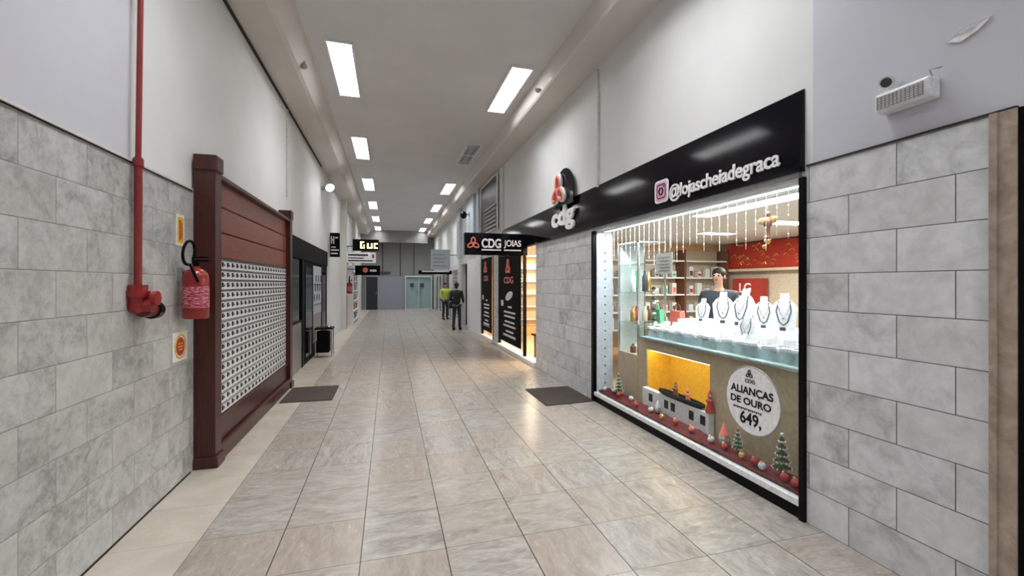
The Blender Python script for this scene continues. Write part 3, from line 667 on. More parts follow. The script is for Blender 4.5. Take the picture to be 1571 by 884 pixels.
# low white stand in front of niche
b = thing('window_box_stand', (3.02, 4.2, .18), 'low white display stand with square dark openings in the amber niche', 'display stand')
MB().box(2.985, 3.055, 3.55, 4.70, .0, .385, bev=.004).build('stand_body', 'vel', b)
for y in (4.52, 4.22, 4.10, 3.80, 3.63): MB().box(2.981, 2.987, y-.035, y+.035, .25, .34).build('opening', 'ink', b)
b = thing('black_tray', (3.02, 4.0, .385), 'boat-shaped black tray on the white stand in the window', 'tray')
n = 20; out = [(3.02+.03*math.sin(2*PI*i/n), 4.02+.34*math.cos(2*PI*i/n), .386) for i in range(n)]
m = MB(); m.prism(out, (0, 0, .012)); m.tube([(3.02+.04*math.sin(2*PI*i/n), 4.02+.36*math.cos(2*PI*i/n), .42) for i in range(n)], .022, 8, closed=True); m.build('tray_body', 'black', b, smooth=True)
def figurine(loc, h, mat, label):
    x, y, z = loc; t = thing('figurine', loc, label, 'figurine', 'figurines in the window niche')
    MB().lathe([(.03*h/.15, 0), (.035*h/.15, .01), (.018*h/.15, h*.45), (.024*h/.15, h*.6), (.008*h/.15, h*.72)], loc, 14).tube([(x, y, z+h*.55), (x, y+.03, z+h*.45), (x-.01, y+.045, z+h*.55)], .007, 6).build('figure_body', mat, t, smooth=True)
    MB().sph((x, y, z+h*.82), h*.13, n=12).build('figure_head', 'skin', t, smooth=True); MB().cyl((x, y, z+h*.9), (x, y, z+h*1.1), h*.12, .002, 10).build('hat', mat, t)
figurine((3.02, 4.10, .399), .16, 'brown', 'small brown figurine left of centre on the black tray')
figurine((3.02, 3.90, .399), .14, 'coral', 'small orange-red figurine right of centre on the black tray')
figurine((3.02, 3.57, .386), .20, 'redwall', 'tall red figurine at the right end of the white stand')
tag(MB().lathe([(.04, 0), (.045, .02), (.045, .22), (.03, .24), (.03, .28)], (3.22, 3.78, .2005), 18).build('metal_canister', 'steel', smooth=True), 'grey metal canister inside the amber niche', 'canister')

# necklace busts
def make_bust():
    t = thing('necklace_bust', (0, 0, 0), 'x', 'necklace stand', 'white necklace busts')
    m = MB(); rows = [(.075, .0, .0), (.085, .03, .005), (.095, .12, .03), (.10, .19, .05), (.07, .235, .065), (.035, .26, .075), (.033, .31, .09), (.03, .315, .09)]
    R = []
    for hw, z, x in rows: R.append([m.bm.verts.new((x+.022*math.cos(a), hw*math.sin(a), z)) for a in [2*PI*i/16 for i in range(16)]])
    for a, b in zip(R, R[1:]):
        for i in range(16): m.bm.faces.new((a[i], a[(i+1) % 16], b[(i+1) % 16], b[i]))
    m.bm.faces.new(R[0][::-1]); m.bm.faces.new(R[-1])
    m.build0('bust', 'vel', t, smooth=True)
    MB().tube([(.04, -.04, .25), (-.0, -.055, .16), (-.012, -.03, .07), (-.014, 0, .045), (-.012, .03, .07), (.0, .055, .16), (.04, .04, .25)], .005, 6).build0('long_chain', 'dark', t, smooth=True)
    MB().box(-.05, -.047, -.022, .022, .0, .03).build0('price_tag', 'dark', t)
    MB().tube([(-.022+.075-.0, -.045, .255), (.0, -.04, .20), (-.012, -.02, .14), (-.018, 0, .12), (-.012, .02, .14), (.0, .04, .20), (.053, .045, .255)], .004, 6).sph((-.022, 0, .105), .012, n=10).build0('necklace', 'grey', t, smooth=True)
    return t
spots = [(3.62, 4.42, 1.20, 'small', 'leftmost necklace bust on the raised step'), (3.66, 4.12, 1.20, '', 'second necklace bust from the left, in front of the shop assistant'), (3.64, 3.84, 1.20, '', 'third necklace bust from the left on the raised step'),
         (3.66, 3.56, 1.20, '', 'necklace bust just left of the centre of the raised step'), (3.63, 3.30, 1.20, '', 'necklace bust right of centre before the red counter'), (3.66, 3.04, 1.20, '', 'third necklace bust from the right on the raised step'), (3.63, 2.78, 1.20, '', 'second necklace bust from the right'),
         (3.25, 2.56, 1.10, '', 'necklace bust at the right front corner of the deck'), (3.30, 3.42, 1.10, '', 'low front necklace bust in the middle of the deck')]
pb = make_bust()
for k, (x, y, z, q, lb) in enumerate(spots):
    o = pb if k == 0 else dup(pb, (x, y, z))
    o.location = (x, y, z+.0005); o['label'] = 'white '+lb; o.scale = ((.85,)*3 if k in (0, 8) else (1.0+.12*(k % 3),)*3); o.rotation_euler = (0, 0, .3*math.sin(k*2.3)+.55)
# small jewellery boxes and trays
def make_box():
    t = thing('jewellery_box', (0, 0, 0), 'x', 'jewellery box', 'small white jewellery boxes on the deck')
    MB().box(-.035, .035, -.045, .045, 0, .025, bev=.003).build0('base', 'vel', t)
    MB().prism([(.035, -.045, .025), (.035, .045, .025), (.062, .045, .085), (.062, -.045, .085)], (.008, 0, 0)).build0('lid', 'vel', t)
    MB().tube([(-.0, .012*math.cos(a*PI/5), .034+.012*math.sin(a*PI/5)) for a in range(10)], .0025, 5, closed=True).build0('ring', 'gold', t)
    return t
pj = make_box(); k = 0
for i in range(13):
    for j in range(3):
        x = 3.08+j*.15+.02*math.sin(i*3+j); y = 2.62+i*.165+.03*math.cos(i*2.1+j*2)
        if any(abs(x-a)+abs(y-b) < .17 for a, b, c_, *_ in spots[7:]): continue
        o = pj if k == 0 else dup(pj, (x, y, 1.1))
        o.location = (x, y, 1.1005); o.rotation_euler = (0, 0, .5*math.sin(i+j*2)); k += 1
        o['label'] = 'small white open jewellery box on the lit display deck'
# glass tower cabinet by the left jamb
c = thing('glass_display_cabinet', (3.2, 5.2, .0), 'narrow glass display cabinet with beige base at the left end of the window', 'cabinet')
MB().box(3.08, 3.5, 4.95, 5.45, 0.001, .72).build('base_cabinet', 'beige', c)
for z in (1.12, 1.52, 1.9): MB().box(3.09, 3.48, 4.97, 5.43, z, z+.01).build('glass_shelf', 'gglass', c)
MB().box(3.08, 3.10, 5.43, 5.45, .72, 2.2).box(3.48, 3.5, 5.43, 5.45, .72, 2.2).box(3.08, 3.10, 4.95, 4.97, .72, 2.2).box(3.48, 3.5, 4.95, 4.97, .72, 2.2).box(3.08, 3.5, 4.95, 5.45, 2.18, 2.2).build('corner_frame', 'steel', c)
MB().box(3.10, 3.48, 5.435, 5.44, .72, 2.18).build('back_mirror', 'frost', c)
k = 0
for z in (.72, 1.13, 1.53):
    for j in range(4):
        x = 3.15+j*.09; hh = .12+.08*((j*3+k) % 3); mt = ['brown', 'gold', 'vel', 'redwall', 'mint', 'cream', 'dark'][(j*2+k) % 7]
        tag(MB().lathe([(.03, 0), (.036, .01), (.036, hh*.7), (.016, hh*.85), (.016, hh), (.012, hh+.002)], (x, 5.18+.06*(j % 2), z+.0105 if z > .8 else z+.0005), 14).build('perfume_bottle', mt, smooth=True),
            ['%s bottle on the %s level of the glass display cabinet' % ({'brown': 'brown', 'gold': 'golden', 'vel': 'white', 'redwall': 'red', 'mint': 'green', 'cream': 'cream', 'dark': 'dark'}[mt], {.72: 'lowest', 1.13: 'middle', 1.53: 'top'}[z])][0], 'bottle', 'bottles in the glass display cabinet')
    k += 1
# bead strand and green bag standing beyond
t = thing('bead_stand', (3.85, 5.3, 1.0), 'tall stand of stacked black and white beads behind the deck', 'bead stand')
m = MB()
for k in range(9): m.sph((3.75, 5.6, .98+k*.075), .034, (1, 1, .7), 12, k % 2)
m.build('beads', ['dark', 'vel'], t, smooth=True); MB().cyl((3.75, 5.6, 0), (3.75, 5.6, .96), .012).cyl((3.75, 5.6, 0), (3.75, 5.6, .01), .14).build('stand', 'steel', t, smooth=True)
def counter(x0, x1, y0, y1, label, mat='cream', h=.95):
    t = thing('shop_counter', ((x0+x1)/2, (y0+y1)/2, 0), label, 'counter')
    MB().box(x0+.03, x1-.03, y0+.03, y1-.03, .0, h-.05).build('counter_body', mat, t); MB().box(x0, x1, y0, y1, h-.05, h, bev=.006).build('counter_top', 'vel', t)
    return t
counter(4.3, 5.0, 5.9, 7.4, 'white-topped cream counter deep in the shop, left of the assistant')
counter(5.6, 6.1, 2.6, 5.8, 'long white-topped counter before the red wall panel', 'cream')
b = thing('handbag', (4.6, 6.75, .95), 'green handbag standing on the cream counter', 'handbag', 'handbags on the counter')
def bag(b, x, y, z, mt):
    MB().prism([(x, y-.15, z), (x, y+.15, z), (x, y+.12, z+.24), (x, y-.12, z+.24)], (.10, 0, 0)).build('bag_body', mt, b); MB().tube([(x+.05, y+.08*math.cos(a), z+.24+.12*math.sin(a)) for a in [PI*j/10 for j in range(11)]], .008, 6).build('strap', 'brown', b)
bag(b, 4.55, 6.75, .9505, 'mint')
b = thing('handbag', (4.6, 6.2, .95), 'salmon handbag standing on the cream counter', 'handbag', 'handbags on the counter'); bag(b, 4.55, 6.2, .9505, 'coral')
# wall shelves on the orange partition
w = thing('wall_shelf_unit', (5.3, 7.95, 0), 'cream wall shelving full of goods on the orange rear partition', 'shelf unit')
MB().box(3.7, 7.0, 8.02, 8.055, .6, 2.35).build('back_board', 'cream', w)
for z in (.7, 1.05, 1.4, 1.75, 2.1): MB().box(3.7, 7.0, 7.72, 8.02, z, z+.03).build('shelf', 'vel', w)
for x in (3.7, 4.8, 5.9, 6.96): MB().box(x, x+.04, 7.72, 8.02, .6, 2.35).build('upright', 'brown' if x > 5 else 'cream', w)
pal = [('brown', 'brown'), ('gold', 'golden'), ('mint', 'green'), ('redwall', 'red'), ('dark', 'dark'), ('coral', 'salmon'), ('vel', 'white'), ('soap', 'pale blue')]
for r_, z in enumerate((.73, 1.08, 1.43, 1.78)):
    for j in range(15):
        x = 3.84+j*.208
        if min(abs(x-q) for q in (3.72, 4.82, 5.92, 6.98)) < .1: continue
        mt, cn = pal[(j*3+r_*5) % 8]; hh = .13+.05*((j+r_) % 3)
        m = MB().box(x-.055, x+.055, 7.80, 7.90, z+.0005, z+hh, bev=.006).box(x-.035, x+.035, 7.795, 7.80, z+.03, z+hh*.6, 1)
        tag(m.build('gift_box', [mt, 'vel']), '%s gift box on the cream wall shelves, %s row' % (cn, ['lowest', 'second', 'third', 'top'][r_]), 'box', 'gift boxes on the wall shelves')
# red wall header and panels
t = thing('red_wall_panel', (7.1, 7, 1.9), 'red wall panel with golden pattern high on the shop rear wall', 'wall panel')
MB().box(7.05, 7.2, 5.2, 7.85, 1.95, 2.48).build('panel', 'redwall', t)
m = MB(); random.seed(3)
for k in range(46):
    y = 5.3+2.4*random.random(); z = 2.0+.42*random.random(); m.tube([(7.045, y, z), (7.045, y+.06*random.random(), z+.05), (7.045, y+.1, z+.03*random.random())], .008, 5)
m.build('pattern', 'gold', t); MB().box(7.0, 7.2, 5.2, 7.9, 1.90, 1.95).build('lower_rail', 'cream', t)
t = thing('red_hanging_panel', (6.9, 7.3, 1.1), 'red rounded panel with white letter shapes below the patterned one', 'wall panel')
MB().prism([(6.95, 7.55, 1.75), (6.95, 6.85, 1.75), (6.95, 6.85, 1.35), (6.95, 6.98, 1.2), (6.95, 7.2, 1.15), (6.95, 7.42, 1.2), (6.95, 7.55, 1.35)], (.2, 0, 0)).build('panel', 'redwall', t)
text('lettering', 'LG', t, 'R', (6.949, 7.36, 1.46), .2, 'letter', .3, .01, .02)
for y, mt in ((5.75, 'redwall'), (5.95, 'brown')): tag(MB().box(7.0, 7.1, y-.06, y+.06, .98, 1.78).build('hanging_scarf', mt), '%s cloth strip hanging at the right of the shop rear wall' % ('red' if mt == 'redwall' else 'brown'), 'cloth')
for y, mt, lb in ((6.55, 'mint', 'green'), (6.3, 'cream', 'cream')):
    tag(MB().lathe([(.06, 0), (.10, .05), (.12, .14), (.06, .24), (.04, .28), (.055, .31)], (5.85, y-.9, .9505), 16).build('vase', mt, smooth=True), '%s vase on the long counter before the red wall' % lb, 'vase', 'vases on the long counter')
# ceiling panels in the shop
def shop_light(x, y, lx, ly, lb, e=90, col=(1, .93, .85)):
    t = thing('shop_ceiling_panel', (x, y, 2.5), lb, 'ceiling light', 'shop ceiling panels')
    MB().box(x-lx-.02, x+lx+.02, y-ly-.02, y+ly+.02, 2.485, 2.4995).build('frame', 'white', t); MB().box(x-lx, x+lx, y-ly, y+ly, 2.482, 2.485).build('diffuser', 'warmglow', t)
    ld = bpy.data.lights.new('lamp', 'AREA'); ld.shape = 'RECTANGLE'; ld.size = lx*2; ld.size_y = ly*2; ld.energy = e; ld.color = col
    lo = bpy.data.objects.new('lamp', ld); COL.objects.link(lo); lo.parent = t; lo.location = (0, 0, -.025)
shop_light(5.3, 4.75, .30, .14, 'bright ceiling panel in the shop, right, seen through the window', 75)
shop_light(5.3, 6.1, .30, .10, 'second bright ceiling panel in the shop, left of the first', 60)
shop_light(3.75, 3.7, .12, .9, 'long ceiling panel above the jewellery display deck', 28, (.92, .98, 1))
shop_light(4.3, 10.2, .5, .5, 'warm ceiling panel inside the shop entrance', 130, (1, .78, .5))
shop_light(3.4, 8.62, .25, .25, 'small warm ceiling panel added just inside the shop door to light the floor', 90, (1, .70, .40))  # extra lamp, added so warm light spills through the door onto the corridor floor
shop_light(4.3, 12.5, .3, .3, 'warm ceiling panel behind the far glass banner', 45, (1, .8, .55))

# red cloth with christmas decorations
def cloth_z(x, y): return .152+.15*(x-2.8)+.018*mnoise.noise(Vector((x*14, y*9, 0)))+.010*mnoise.noise(Vector((x*40, y*30, 2)))
m = MB(); nx, ny = 10, 90; vs = []
for i in range(nx+1):
    for j in range(ny+1):
        x = 2.80+.175*i/nx; y = 2.41+3.10*j/ny
        vs.append(m.bm.verts.new((x, y, cloth_z(x, y))))
for i in range(nx):
    for j in range(ny): a = i*(ny+1)+j; m.bm.faces.new((vs[a], vs[a+1], vs[a+ny+2], vs[a+ny+1]))
o = m.build('red_cloth', 'cloth', smooth=True); sm = o.modifiers.new('thick', 'SOLIDIFY'); sm.thickness = .006
tag(o, 'crumpled dark red cloth along the bottom of the jewellery window', 'cloth')
random.seed(11)
bn = {'sred': 'red', 'vel': 'white', 'gold': 'golden', 'coral': 'orange-red'}
sp = [(2.85, 5.42, 'vel'), (2.90, 5.25, 'vel'), (2.86, 5.05, 'sred'), (2.92, 4.85, 'vel'), (2.85, 4.62, 'sred'), (2.88, 4.36, 'vel'), (2.86, 4.12, 'gold'), (2.87, 3.90, 'sred'), (2.88, 3.66, 'coral'), (2.87, 3.38, 'vel'), (2.86, 3.20, 'sred'), (2.85, 2.99, 'gold'), (2.86, 2.87, 'sred'), (2.85, 2.785, 'vel'), (2.835, 2.57, 'sred'), (2.84, 2.48, 'sred'), (2.93, 2.46, 'vel')]
where = ['at the left end of the window', 'second from the left end of the window', 'below the glass display cabinet', 'just right of the small fir at the left', 'left of the amber niche', 'below the left edge of the amber niche', 'below the black tray', 'right below the black tray', 'below the right of the niche', 'left of the gnome tree', 'below the gnome', 'behind the gnome tree', 'below the round sticker', 'left of the right-hand tree', 'below the right-hand tree', 'at the right end of the window', 'behind the last one at the right end']
for (x, y, mt), wh in zip(sp, where):
    t = thing('bauble', (x, y, .185), '%s christmas bauble on the red cloth, %s' % (bn[mt], wh), 'bauble', 'baubles on the red cloth')
    z = cloth_z(x, y)+.02
    MB().sph((x, y, z+.022), .03, n=18).build('ball', mt, t, smooth=True); MB().cyl((x-.01, y, z+.049), (x-.014, y, z+.060), .008, n=8).build('cap', 'gold', t)
def fir(x, y, z, h, lb, tip='gold', snow='vel'):
    z = cloth_z(x, y)+.02
    t = thing('small_christmas_tree', (x, y, z), lb, 'christmas tree', 'small christmas trees in the window'); m = MB(); s2 = MB()
    for k in range(5):
        zz = z+h*(.12+.17*k); r = h*.27*(1-k*.17); 
        for a in range(11):
            an = a*2*PI/11+k; m.cyl((x, y, zz+h*.1), (x+r*math.cos(an), y+r*math.sin(an), zz), h*.035, .002, 5); s2.sph((x+r*.85*math.cos(an), y+r*.85*math.sin(an), zz+.006), h*.022, n=6)
    m.build('branches', 'green', t); s2.build('snow', snow, t)
    MB().cyl((x, y, z), (x, y, z+h*.95), h*.03, .003, 8).cyl((x, y, z-.0), (x, y, z+h*.06), h*.10, h*.08, 12).build('trunk', 'brown', t); MB().sph((x, y, z+h), h*.045, n=8).build('star', tip, t)
fir(2.91, 5.14, .185, .26, 'small snowy christmas tree at the left of the window')
fir(2.91, 3.10, .190, .20, 'small dark christmas tree beside the red-hatted gnome', 'coral')
fir(2.91, 2.66, .190, .30, 'slim white-tipped christmas tree below right of the round sticker', 'vel')
def gnome(x, y, z, lb, hat='coral', h=.2):
    z = cloth_z(x, y)+.02
    t = thing('christmas_gnome', (x, y, z), lb, 'gnome', 'christmas gnomes')
    MB().lathe([(h*.2, 0), (h*.24, h*.08), (h*.22, h*.28), (h*.12, h*.42)], (x, y, z), 16).build('gnome_body', 'grey', t, smooth=True)
    MB().sph((x-h*.12, y, z+h*.3), h*.16, (.6, 1, 1.2), 12).build('beard', 'vel', t, smooth=True); MB().sph((x-h*.2, y, z+h*.42), h*.05, n=8).build('nose', 'skin', t, smooth=True)
    MB().lathe([(h*.21, h*.42), (h*.2, h*.46), (h*.12, h*.7), (h*.02, h)], (x, y, z), 16).build('hat', hat, t, smooth=True)
gnome(2.91, 3.26, .185, 'christmas gnome with an orange-red hat left of the dark little tree')
gnome(2.93, 4.30, .185, 'little pale gnome figure below the amber niche', 'vel', .14)

# ================================================================ SHOP ENTRANCE beyond the marble
e = thing('entrance_shopfront', (2.8, 9.6, 0), 'black framed glass shopfront with warm interior beyond the marble wall', 'shopfront')
MB().box(2.76, 2.82, 8.86, 8.93, .09, 2.41).box(2.76, 2.82, 11.06, 11.13, .09, 2.41).box(2.76, 2.82, 8.93, 11.06, 2.34, 2.41).build('frame', 'blackm', e)
MB().box(2.785, 2.80, 8.93, 11.06, .09, 2.34).build('glass_pane', 'glass', e)
MB().box(2.72, 2.95, 8.10, 11.13, 0.001, .09).build('step', 'paper', e)
def banner(y0, y1, z0, z1, lb, right):
    b = thing('shop_banner', (2.76, (y0+y1)/2, z0), lb, 'banner', 'black upright banners'); s_ = (y1-y0)
    MB().box(2.745, 2.758, y0, y1, z0, z1).build('panel', 'black', b)
    emblem(b, 'R', (2.744, (y0+y1)/2+.05, z1-.30), .40*min(1, s_), 'coral')
    text('lettering', 'CDG', b, 'R', (2.744, (y0+y1)/2+.22*s_+.05, z1-.68), .16, 'coral', .44*s_, .004, .02)
    if right:
        m = MB(); n = 16; m.prism([(2.744, (y0+y1)/2+.32*math.cos(2*PI*i/n), z1-.98+.10*math.sin(2*PI*i/n)+.06*math.cos(2*PI*i/n)*-1) for i in range(n)], (-.004, 0, 0)); m.build('feather', 'letter', b)
    m = MB(); zz = z1-1.22
    for k, (a, b_) in enumerate([(.25, .12), (.75, .4), (.72, .30), (.65, .15), (.80, .3), (.5, .32), (.78, .2)]):
        y_l = y1-.15*s_-a*0; m.box(2.741, 2.745, y0+.15*s_+(1-a)*.3*s_, y0+.15*s_+(1-a)*.3*s_+a*.7*s_, zz-.045, zz); zz -= .1 if k % 2 else .13
    m.box(2.741, 2.745, y1-.22*s_, y1-.10*s_, z1-1.24, z1-1.10); m.build('text_lines', 'letter', b)
    MB().box(2.742, 2.745, y0+.2*s_, y1-.2*s_, z0+.14, z0+.20).build('bottom_line', 'grey', b)
banner(9.05, 10.95, .22, 2.33, 'wide black banner with coral knot and feather by the shop entrance', True)
m = MB()
for k in range(22): m.box(2.75, 2.757, 8.955+.0*k, 9.02, .35+k*.075, .395+k*.075)
tag(m.build('vertical_lettering', 'letter'), 'narrow white vertical lettering strip at the right edge of the wide banner', 'lettering')
e = thing('side_shopfront', (2.8, 12.5, 0), 'second glass shopfront pane between grey pillar and white panel', 'shopfront')
MB().box(2.785, 2.80, 11.78, 13.26, .09, 2.41).build('glass_pane', 'glass', e); MB().box(2.76, 2.82, 11.72, 11.78, .09, 2.41).box(2.76, 2.82, 13.26, 13.32, .09, 2.41).build('frame', 'blackm', e); MB().box(2.72, 2.95, 11.72, 13.32, .001, .09).build('step', 'paper', e)
banner(11.85, 13.2, .25, 2.4, 'second black banner with coral knot behind the grey pillar', False)
c = thing('entrance_display', (3.4, 8.7, 0), 'dark low display cabinet inside the shop entrance', 'cabinet')
MB().box(3.1, 3.6, 8.3, 9.2, 0, .5, bev=.01).build('cabinet_body', 'brown', c); MB().box(3.05, 3.65, 8.25, 9.25, .5, .53).build('cabinet_top', 'black', c)
w = thing('wall_shelf_unit', (5.2, 13.2, 0), 'cream wall shelving at the back of the shop entrance', 'shelf unit')
MB().box(3.2, 6.5, 13.28, 13.318, .3, 2.3).build('back_board', 'cream', w)
for z in (.5, .9, 1.3, 1.7, 2.1): MB().box(3.2, 6.5, 13.05, 13.28, z, z+.03).build('shelf', 'vel', w)

# black dome camera and distant signs, right
b = thing('dome_camera', (2.6, 15, 3.95), 'black globe-shaped security camera high on the right wall', 'camera')
MB().cyl((2.69, 15.0, 4.05), (2.50, 15.0, 4.05), .02).box(2.665, 2.685, 14.94, 15.06, 3.98, 4.12).build('arm', 'grey', b); MB().sph((2.48, 15.0, 4.03), .12, (1, 1, 1.1), 20).build('dome', 'gloss', b, smooth=True)
t = blade(1.62, 2.40, 18.0, 2.22, 3.04, 'tall white projecting sign with faint grey marks, far right', 'soap'); MB().box(2.40, 2.77, 17.98, 18.02, 2.8, 2.84).build('arm', 'grey', t)
m = MB()
for k in range(4): m.box(1.72, 2.25-.08*(k % 2), 17.93, 17.94, 2.35+k*.15, 2.39+k*.15)
m.build('text_lines', 'grey', t)
t = blade(1.12, 2.45, 17.8, 2.02, 2.17, 'long low black projecting sign under the tall white one', 'black'); MB().box(1.25, 2.35, 17.73, 17.74, 2.11, 2.16).build('white_edge', 'letter', t); MB().box(2.45, 2.77, 17.78, 17.82, 2.08, 2.11).build('arm', 'grey', t)
t = thing('window_shutter', (2.75, 19, 0), 'grey louvred shutter panel on the distant right wall', 'shutter')
m = MB()
for k in range(14): m.box(2.74, 2.765, 18.3, 19.6, .2+k*.15, .28+k*.15)
m.build('slats', 'grey', t); MB().box(2.765, 2.77, 18.25, 19.65, .15, 2.3).build('backing', 'offw', t)
t = thing('far_shopfront', (2.75, 23, 0), 'distant dark glass shopfront with pale frame at the right', 'shopfront')
MB().box(2.75, 2.77, 20.5, 26.8, .1, 2.1).build('glass_pane', 'gloss', t); m = MB()
for y in (20.4, 22.0, 23.6, 25.2, 26.8): m.box(2.70, 2.77, y-.06, y+.06, 0, 2.2)
m.build('frame', 'offw', t)

# emergency light and flaking plaster
b = thing('emergency_light', (2.74, 1.72, 2.62), 'white emergency light with two gridded lamp panels on the right wall', 'emergency light')
MB().box(2.70, WX, 1.585, 1.85, 2.625, 2.735, bev=.01).build('housing', 'white', b)
for y in (1.605, 1.725):
    g_ = MB().box(2.692, 2.70, y, y+.11, 2.64, 2.715).build('lamp_panel', 'letter', b); m = MB()
    for k in range(6): m.box(2.689, 2.692, y, y+.11, 2.645+k*.0125, 2.6485+k*.0125)
    for k in range(6): m.box(2.689, 2.692, y+k*.02+.003, y+k*.02+.007, 2.642, 2.713)
    m.build('grid', 'grey', g_)
MB().tube([(2.77, 1.60, 2.70), (2.70, 1.585, 2.76), (2.77, 1.575, 2.78)], .004, 6).build('cable', 'grey', b)
b = thing('spot_lamp', (2.72, 1.80, 2.76), 'small white swivel spot lamp above the emergency light', 'spot lamp')
MB().cyl((WX, 1.80, 2.79), (2.75, 1.80, 2.79), .03).cyl((2.75, 1.8, 2.79), (2.72, 1.8, 2.80), .01).build('mount', 'white', b, smooth=True)
MB().cyl((2.75, 1.81, 2.815), (2.70, 1.79, 2.785), .022, .035).build('head', 'white', b, smooth=True); MB().cyl((2.70, 1.79, 2.785), (2.697, 1.789, 2.783), .026).build('lens', 'dark', b)
m = MB(); pts = [(1.555, 2.895), (1.50, 2.925), (1.44, 2.915), (1.385, 2.93), (1.43, 2.895), (1.50, 2.870)]
m.prism([(WX-.001, y, z) for y, z in pts], (-.008, 0, 0)); m.tube([(WX-.004, 1.56, 2.90), (WX-.02, 1.48, 2.932), (WX-.008, 1.38, 2.935)], .003, 5)
tag(m.build('peeling_paint', 'white'), 'curled white flake of peeling paint high on the right wall', 'paint flake')

# ================================================================ PEOPLE
def skin(name, V, E_, mat, parent, root=0, sub=1):
    me = bpy.data.meshes.new(name); me.from_pydata([v[:3] for v in V], E_, []); ob = bpy.data.objects.new(name, me); COL.objects.link(ob)
    md = ob.modifiers.new('s', 'SKIN'); md.use_smooth_shade = True
    for i, v in enumerate(V):
        sv = me.skin_vertices[0].data[i]; r = v[3]; sv.radius = r if isinstance(r, tuple) else (r, r); sv.use_root = (i == root)
    sb = ob.modifiers.new('u', 'SUBSURF'); sb.levels = sb.render_levels = sub
    bpy.context.view_layer.update(); dg = bpy.context.evaluated_depsgraph_get(); nm = bpy.data.meshes.new_from_object(ob.evaluated_get(dg)); bpy.data.objects.remove(ob)
    nm.materials.clear(); nm.materials.append(M[mat]); nm.name = name
    nm.polygons.foreach_set('use_smooth', [True]*len(nm.polygons))
    o = bpy.data.objects.new(name, nm); COL.objects.link(o); o.parent = parent; return o
def person(loc, rz, H, label, top, leg, skinm, shoe='black', bend=(0, 0), stance=.09, stride=0.0, bagmat=None):
    """faces local -y before rz"""
    r = thing('person', loc, label, 'person'); k = H/1.75
    def P_(x, y, z, q): return (x*k, y*k, z*k, tuple(a*k for a in q) if isinstance(q, tuple) else q*k)
    V = [P_(0, 0, .95, (.11, .085)), P_(0, 0, 1.12, (.10, .08)), P_(0, 0, 1.30, (.10, .08)), P_(0, .01, 1.42, (.08, .06)), P_(0, .005, 1.50, .052), P_(0, -.01, 1.56, .052),
         P_(0, -.02, 1.62, (.068, .082)), P_(0, -.02, 1.69, (.074, .092)), P_(0, -.01, 1.735, (.05, .065))]
    E_ = [(0, 1), (1, 2), (2, 3), (3, 4), (4, 5), (5, 6), (6, 7), (7, 8)]
    E_arm = []; hands = []; sleeves = []
    for s_, bd in ((-1, bend[0]), (1, bend[1])):
        b0 = len(V); sh = (s_*.19, .01, 1.42); el = (s_*.25, .03-.03*bd, 1.14)
        wr = (s_*(.26-.10*bd), -.02-.22*bd, .90+.20*bd); d = Vector(wr)-Vector(el); d.normalize()
        V += [P_(*sh, .046), P_(*el, .036), P_(*wr, .028)]; pm = Vector(wr)+d*.06; V.append(P_(*pm, (.038, .02)))
        E_ += [(3, b0), (b0, b0+1), (b0+1, b0+2), (b0+2, b0+3)]
        side = Vector((0, 1, 0)).cross(d).normalized() if False else Vector((0, 1, 0)) if bd < .5 else Vector((0, .3, .95))
        for f_ in range(4):
            o_ = (f_-1.5)*.019; L = [.062, .075, .07, .052][f_]; a = pm+side*o_+d*.03; m1 = a+d*L*.55; m2 = m1+(d*.8+Vector((-s_*.5, -.1, 0))).normalized()*L*.45
            i = len(V); V += [P_(*a, .0095), P_(*m1, .0088), P_(*m2, .0075)]; E_ += [(b0+3, i), (i, i+1), (i+1, i+2)]
        a = Vector(wr)+d*.03-side*.03; m2 = a-side*.025+d*.035; i = len(V); V += [P_(*a, .011), P_(*m2, .009)]; E_ += [(b0+3, i), (i, i+1)]
        sleeves.append([sh, el, tuple(Vector(wr)-d*.01)])
    legs = []
    for s_ in (-1, 1):
        b0 = len(V); yy = s_*stride
        J = [(s_*.085, 0, .90), (s_*(stance), yy*.5-.01, .50), (s_*(stance+.005), yy+.02, .09), (s_*(stance+.01), yy-.10, .035)]
        V += [P_(*J[0], .085), P_(*J[1], .056), P_(*J[2], .038), P_(*J[3], (.04, .03))]; E_ += [(0, b0), (b0, b0+1), (b0+1, b0+2), (b0+2, b0+3)]; legs.append(J)
    body = skin('body', V, E_, skinm, r)
    # face: nose, ears, eyes and mouth on the head
    hz = 1.66*k
    MB().sph((0, -.108*k, 1.655*k), .014*k, (.8, 1.1, 1.4), 8).sph((-.074*k, -.01*k, 1.655*k), .022*k, (.4, .8, 1.3), 8).sph((.074*k, -.01*k, 1.655*k), .022*k, (.4, .8, 1.3), 8).buildL('nose_and_ears', skinm, r)
    MB().sph((-.03*k, -.098*k, 1.675*k), .010*k, n=8).sph((.03*k, -.098*k, 1.675*k), .010*k, n=8).buildL('eyes', 'ink', r)
    MB().sph((0, -.098*k, 1.615*k), .018*k, (1.2, .4, .35), 8).buildL('mouth', 'sred', r)
    m = MB().sph((0, .010*k, 1.705*k), .098*k, (.88, 1.02, .85), 20)
    m.sph((0, .045*k, 1.64*k), .085*k, (.9, .7, 1.1), 16); m.buildL('hair', 'hair', r, True)
    T = [P_(0, 0, .90, (.17, .125)), P_(0, 0, 1.10, (.165, .125)), P_(0, 0, 1.28, (.18, .135)), P_(0, .01, 1.42, (.15, .115)), P_(0, .005, 1.50, .072)]; TE = [(0, 1), (1, 2), (2, 3), (3, 4)]
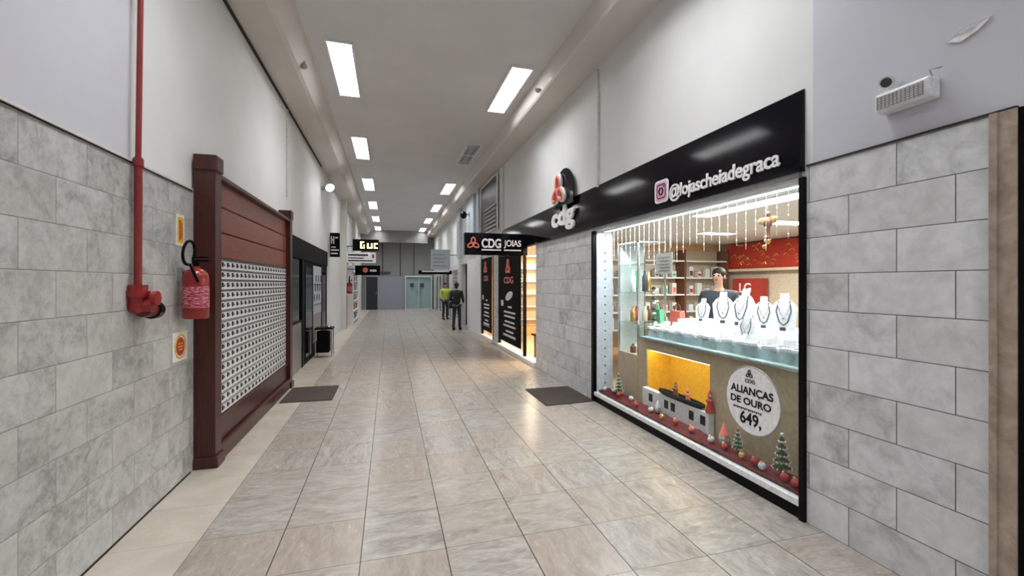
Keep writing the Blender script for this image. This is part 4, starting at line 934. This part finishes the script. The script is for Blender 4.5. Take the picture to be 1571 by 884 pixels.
    for sl in sleeves:
        i = len(T); T += [P_(*sl[0], .075), P_(*sl[1], .060), P_(*sl[2], .042)]; TE += [(3, i), (i, i+1), (i+1, i+2)]
    skin('jacket' if top == 'jacket' else 'shirt', T, TE, top, r)
    L_ = [P_(0, 0, .97, (.158, .112))]; LE = []
    for J in legs:
        i = len(L_); L_ += [P_(*J[0], .098), P_(*J[1], .070), P_(J[2][0], J[2][1], .05, .060)]; LE += [(0, i), (i, i+1), (i+1, i+2)]
    skin('trousers', L_, LE, leg, r)
    for J in legs:
        m = MB().sph((J[2][0]*k, (J[2][1]-.06)*k, .045*k), .05*k, (.95, 2.6, .9), 14); m.buildL('shoe', shoe, r, True)
    if bagmat:
        m = MB().box(.20*k, .30*k, -.16*k, .14*k, .80*k, 1.05*k, bev=.02); m.buildL('shoulder_bag', bagmat, r)
        MB().tube([(.27*k, -.05*k, 1.05*k), (.20*k, -.08*k, 1.3*k), (.05*k, -.03*k, 1.50*k), (-.0, .09*k, 1.48*k), (.18*k, .12*k, 1.3*k), (.27*k, .06*k, 1.05*k)], .012*k, 6).buildL('bag_strap', bagmat, r)
    r.rotation_euler = (0, 0, rz)
    return r
def buildL(s, name, mats, parent, smooth=True):
    bmesh.ops.recalc_face_normals(s.bm, faces=s.bm.faces); me = bpy.data.meshes.new(name); s.bm.to_mesh(me); s.bm.free(); me.materials.append(M[mats])
    me.polygons.foreach_set('use_smooth', [True]*len(me.polygons)); o = bpy.data.objects.new(name, me); COL.objects.link(o); o.parent = parent; return o
MB.buildL = buildL
person((2.30, 15.4, 0), math.radians(150), 1.66, 'person in black jacket and dark trousers standing near the far right shop doorway', 'jacket', 'navy', 'skin2', bend=(.6, .8), stance=.10, stride=.06, bagmat='dark')
person((2.46, 20.0, 0), math.radians(20), 1.66, 'person in a lime yellow top standing farther back beside the right wall', 'lime', 'navy', 'skin', bend=(.5, .2), stance=.10)
person((4.42, 5.05, 0), math.radians(-60), 1.84, 'person in dark slate shirt standing behind the jewellery deck inside the shop', 'slate', 'navy', 'skin2', bend=(.7, .9))
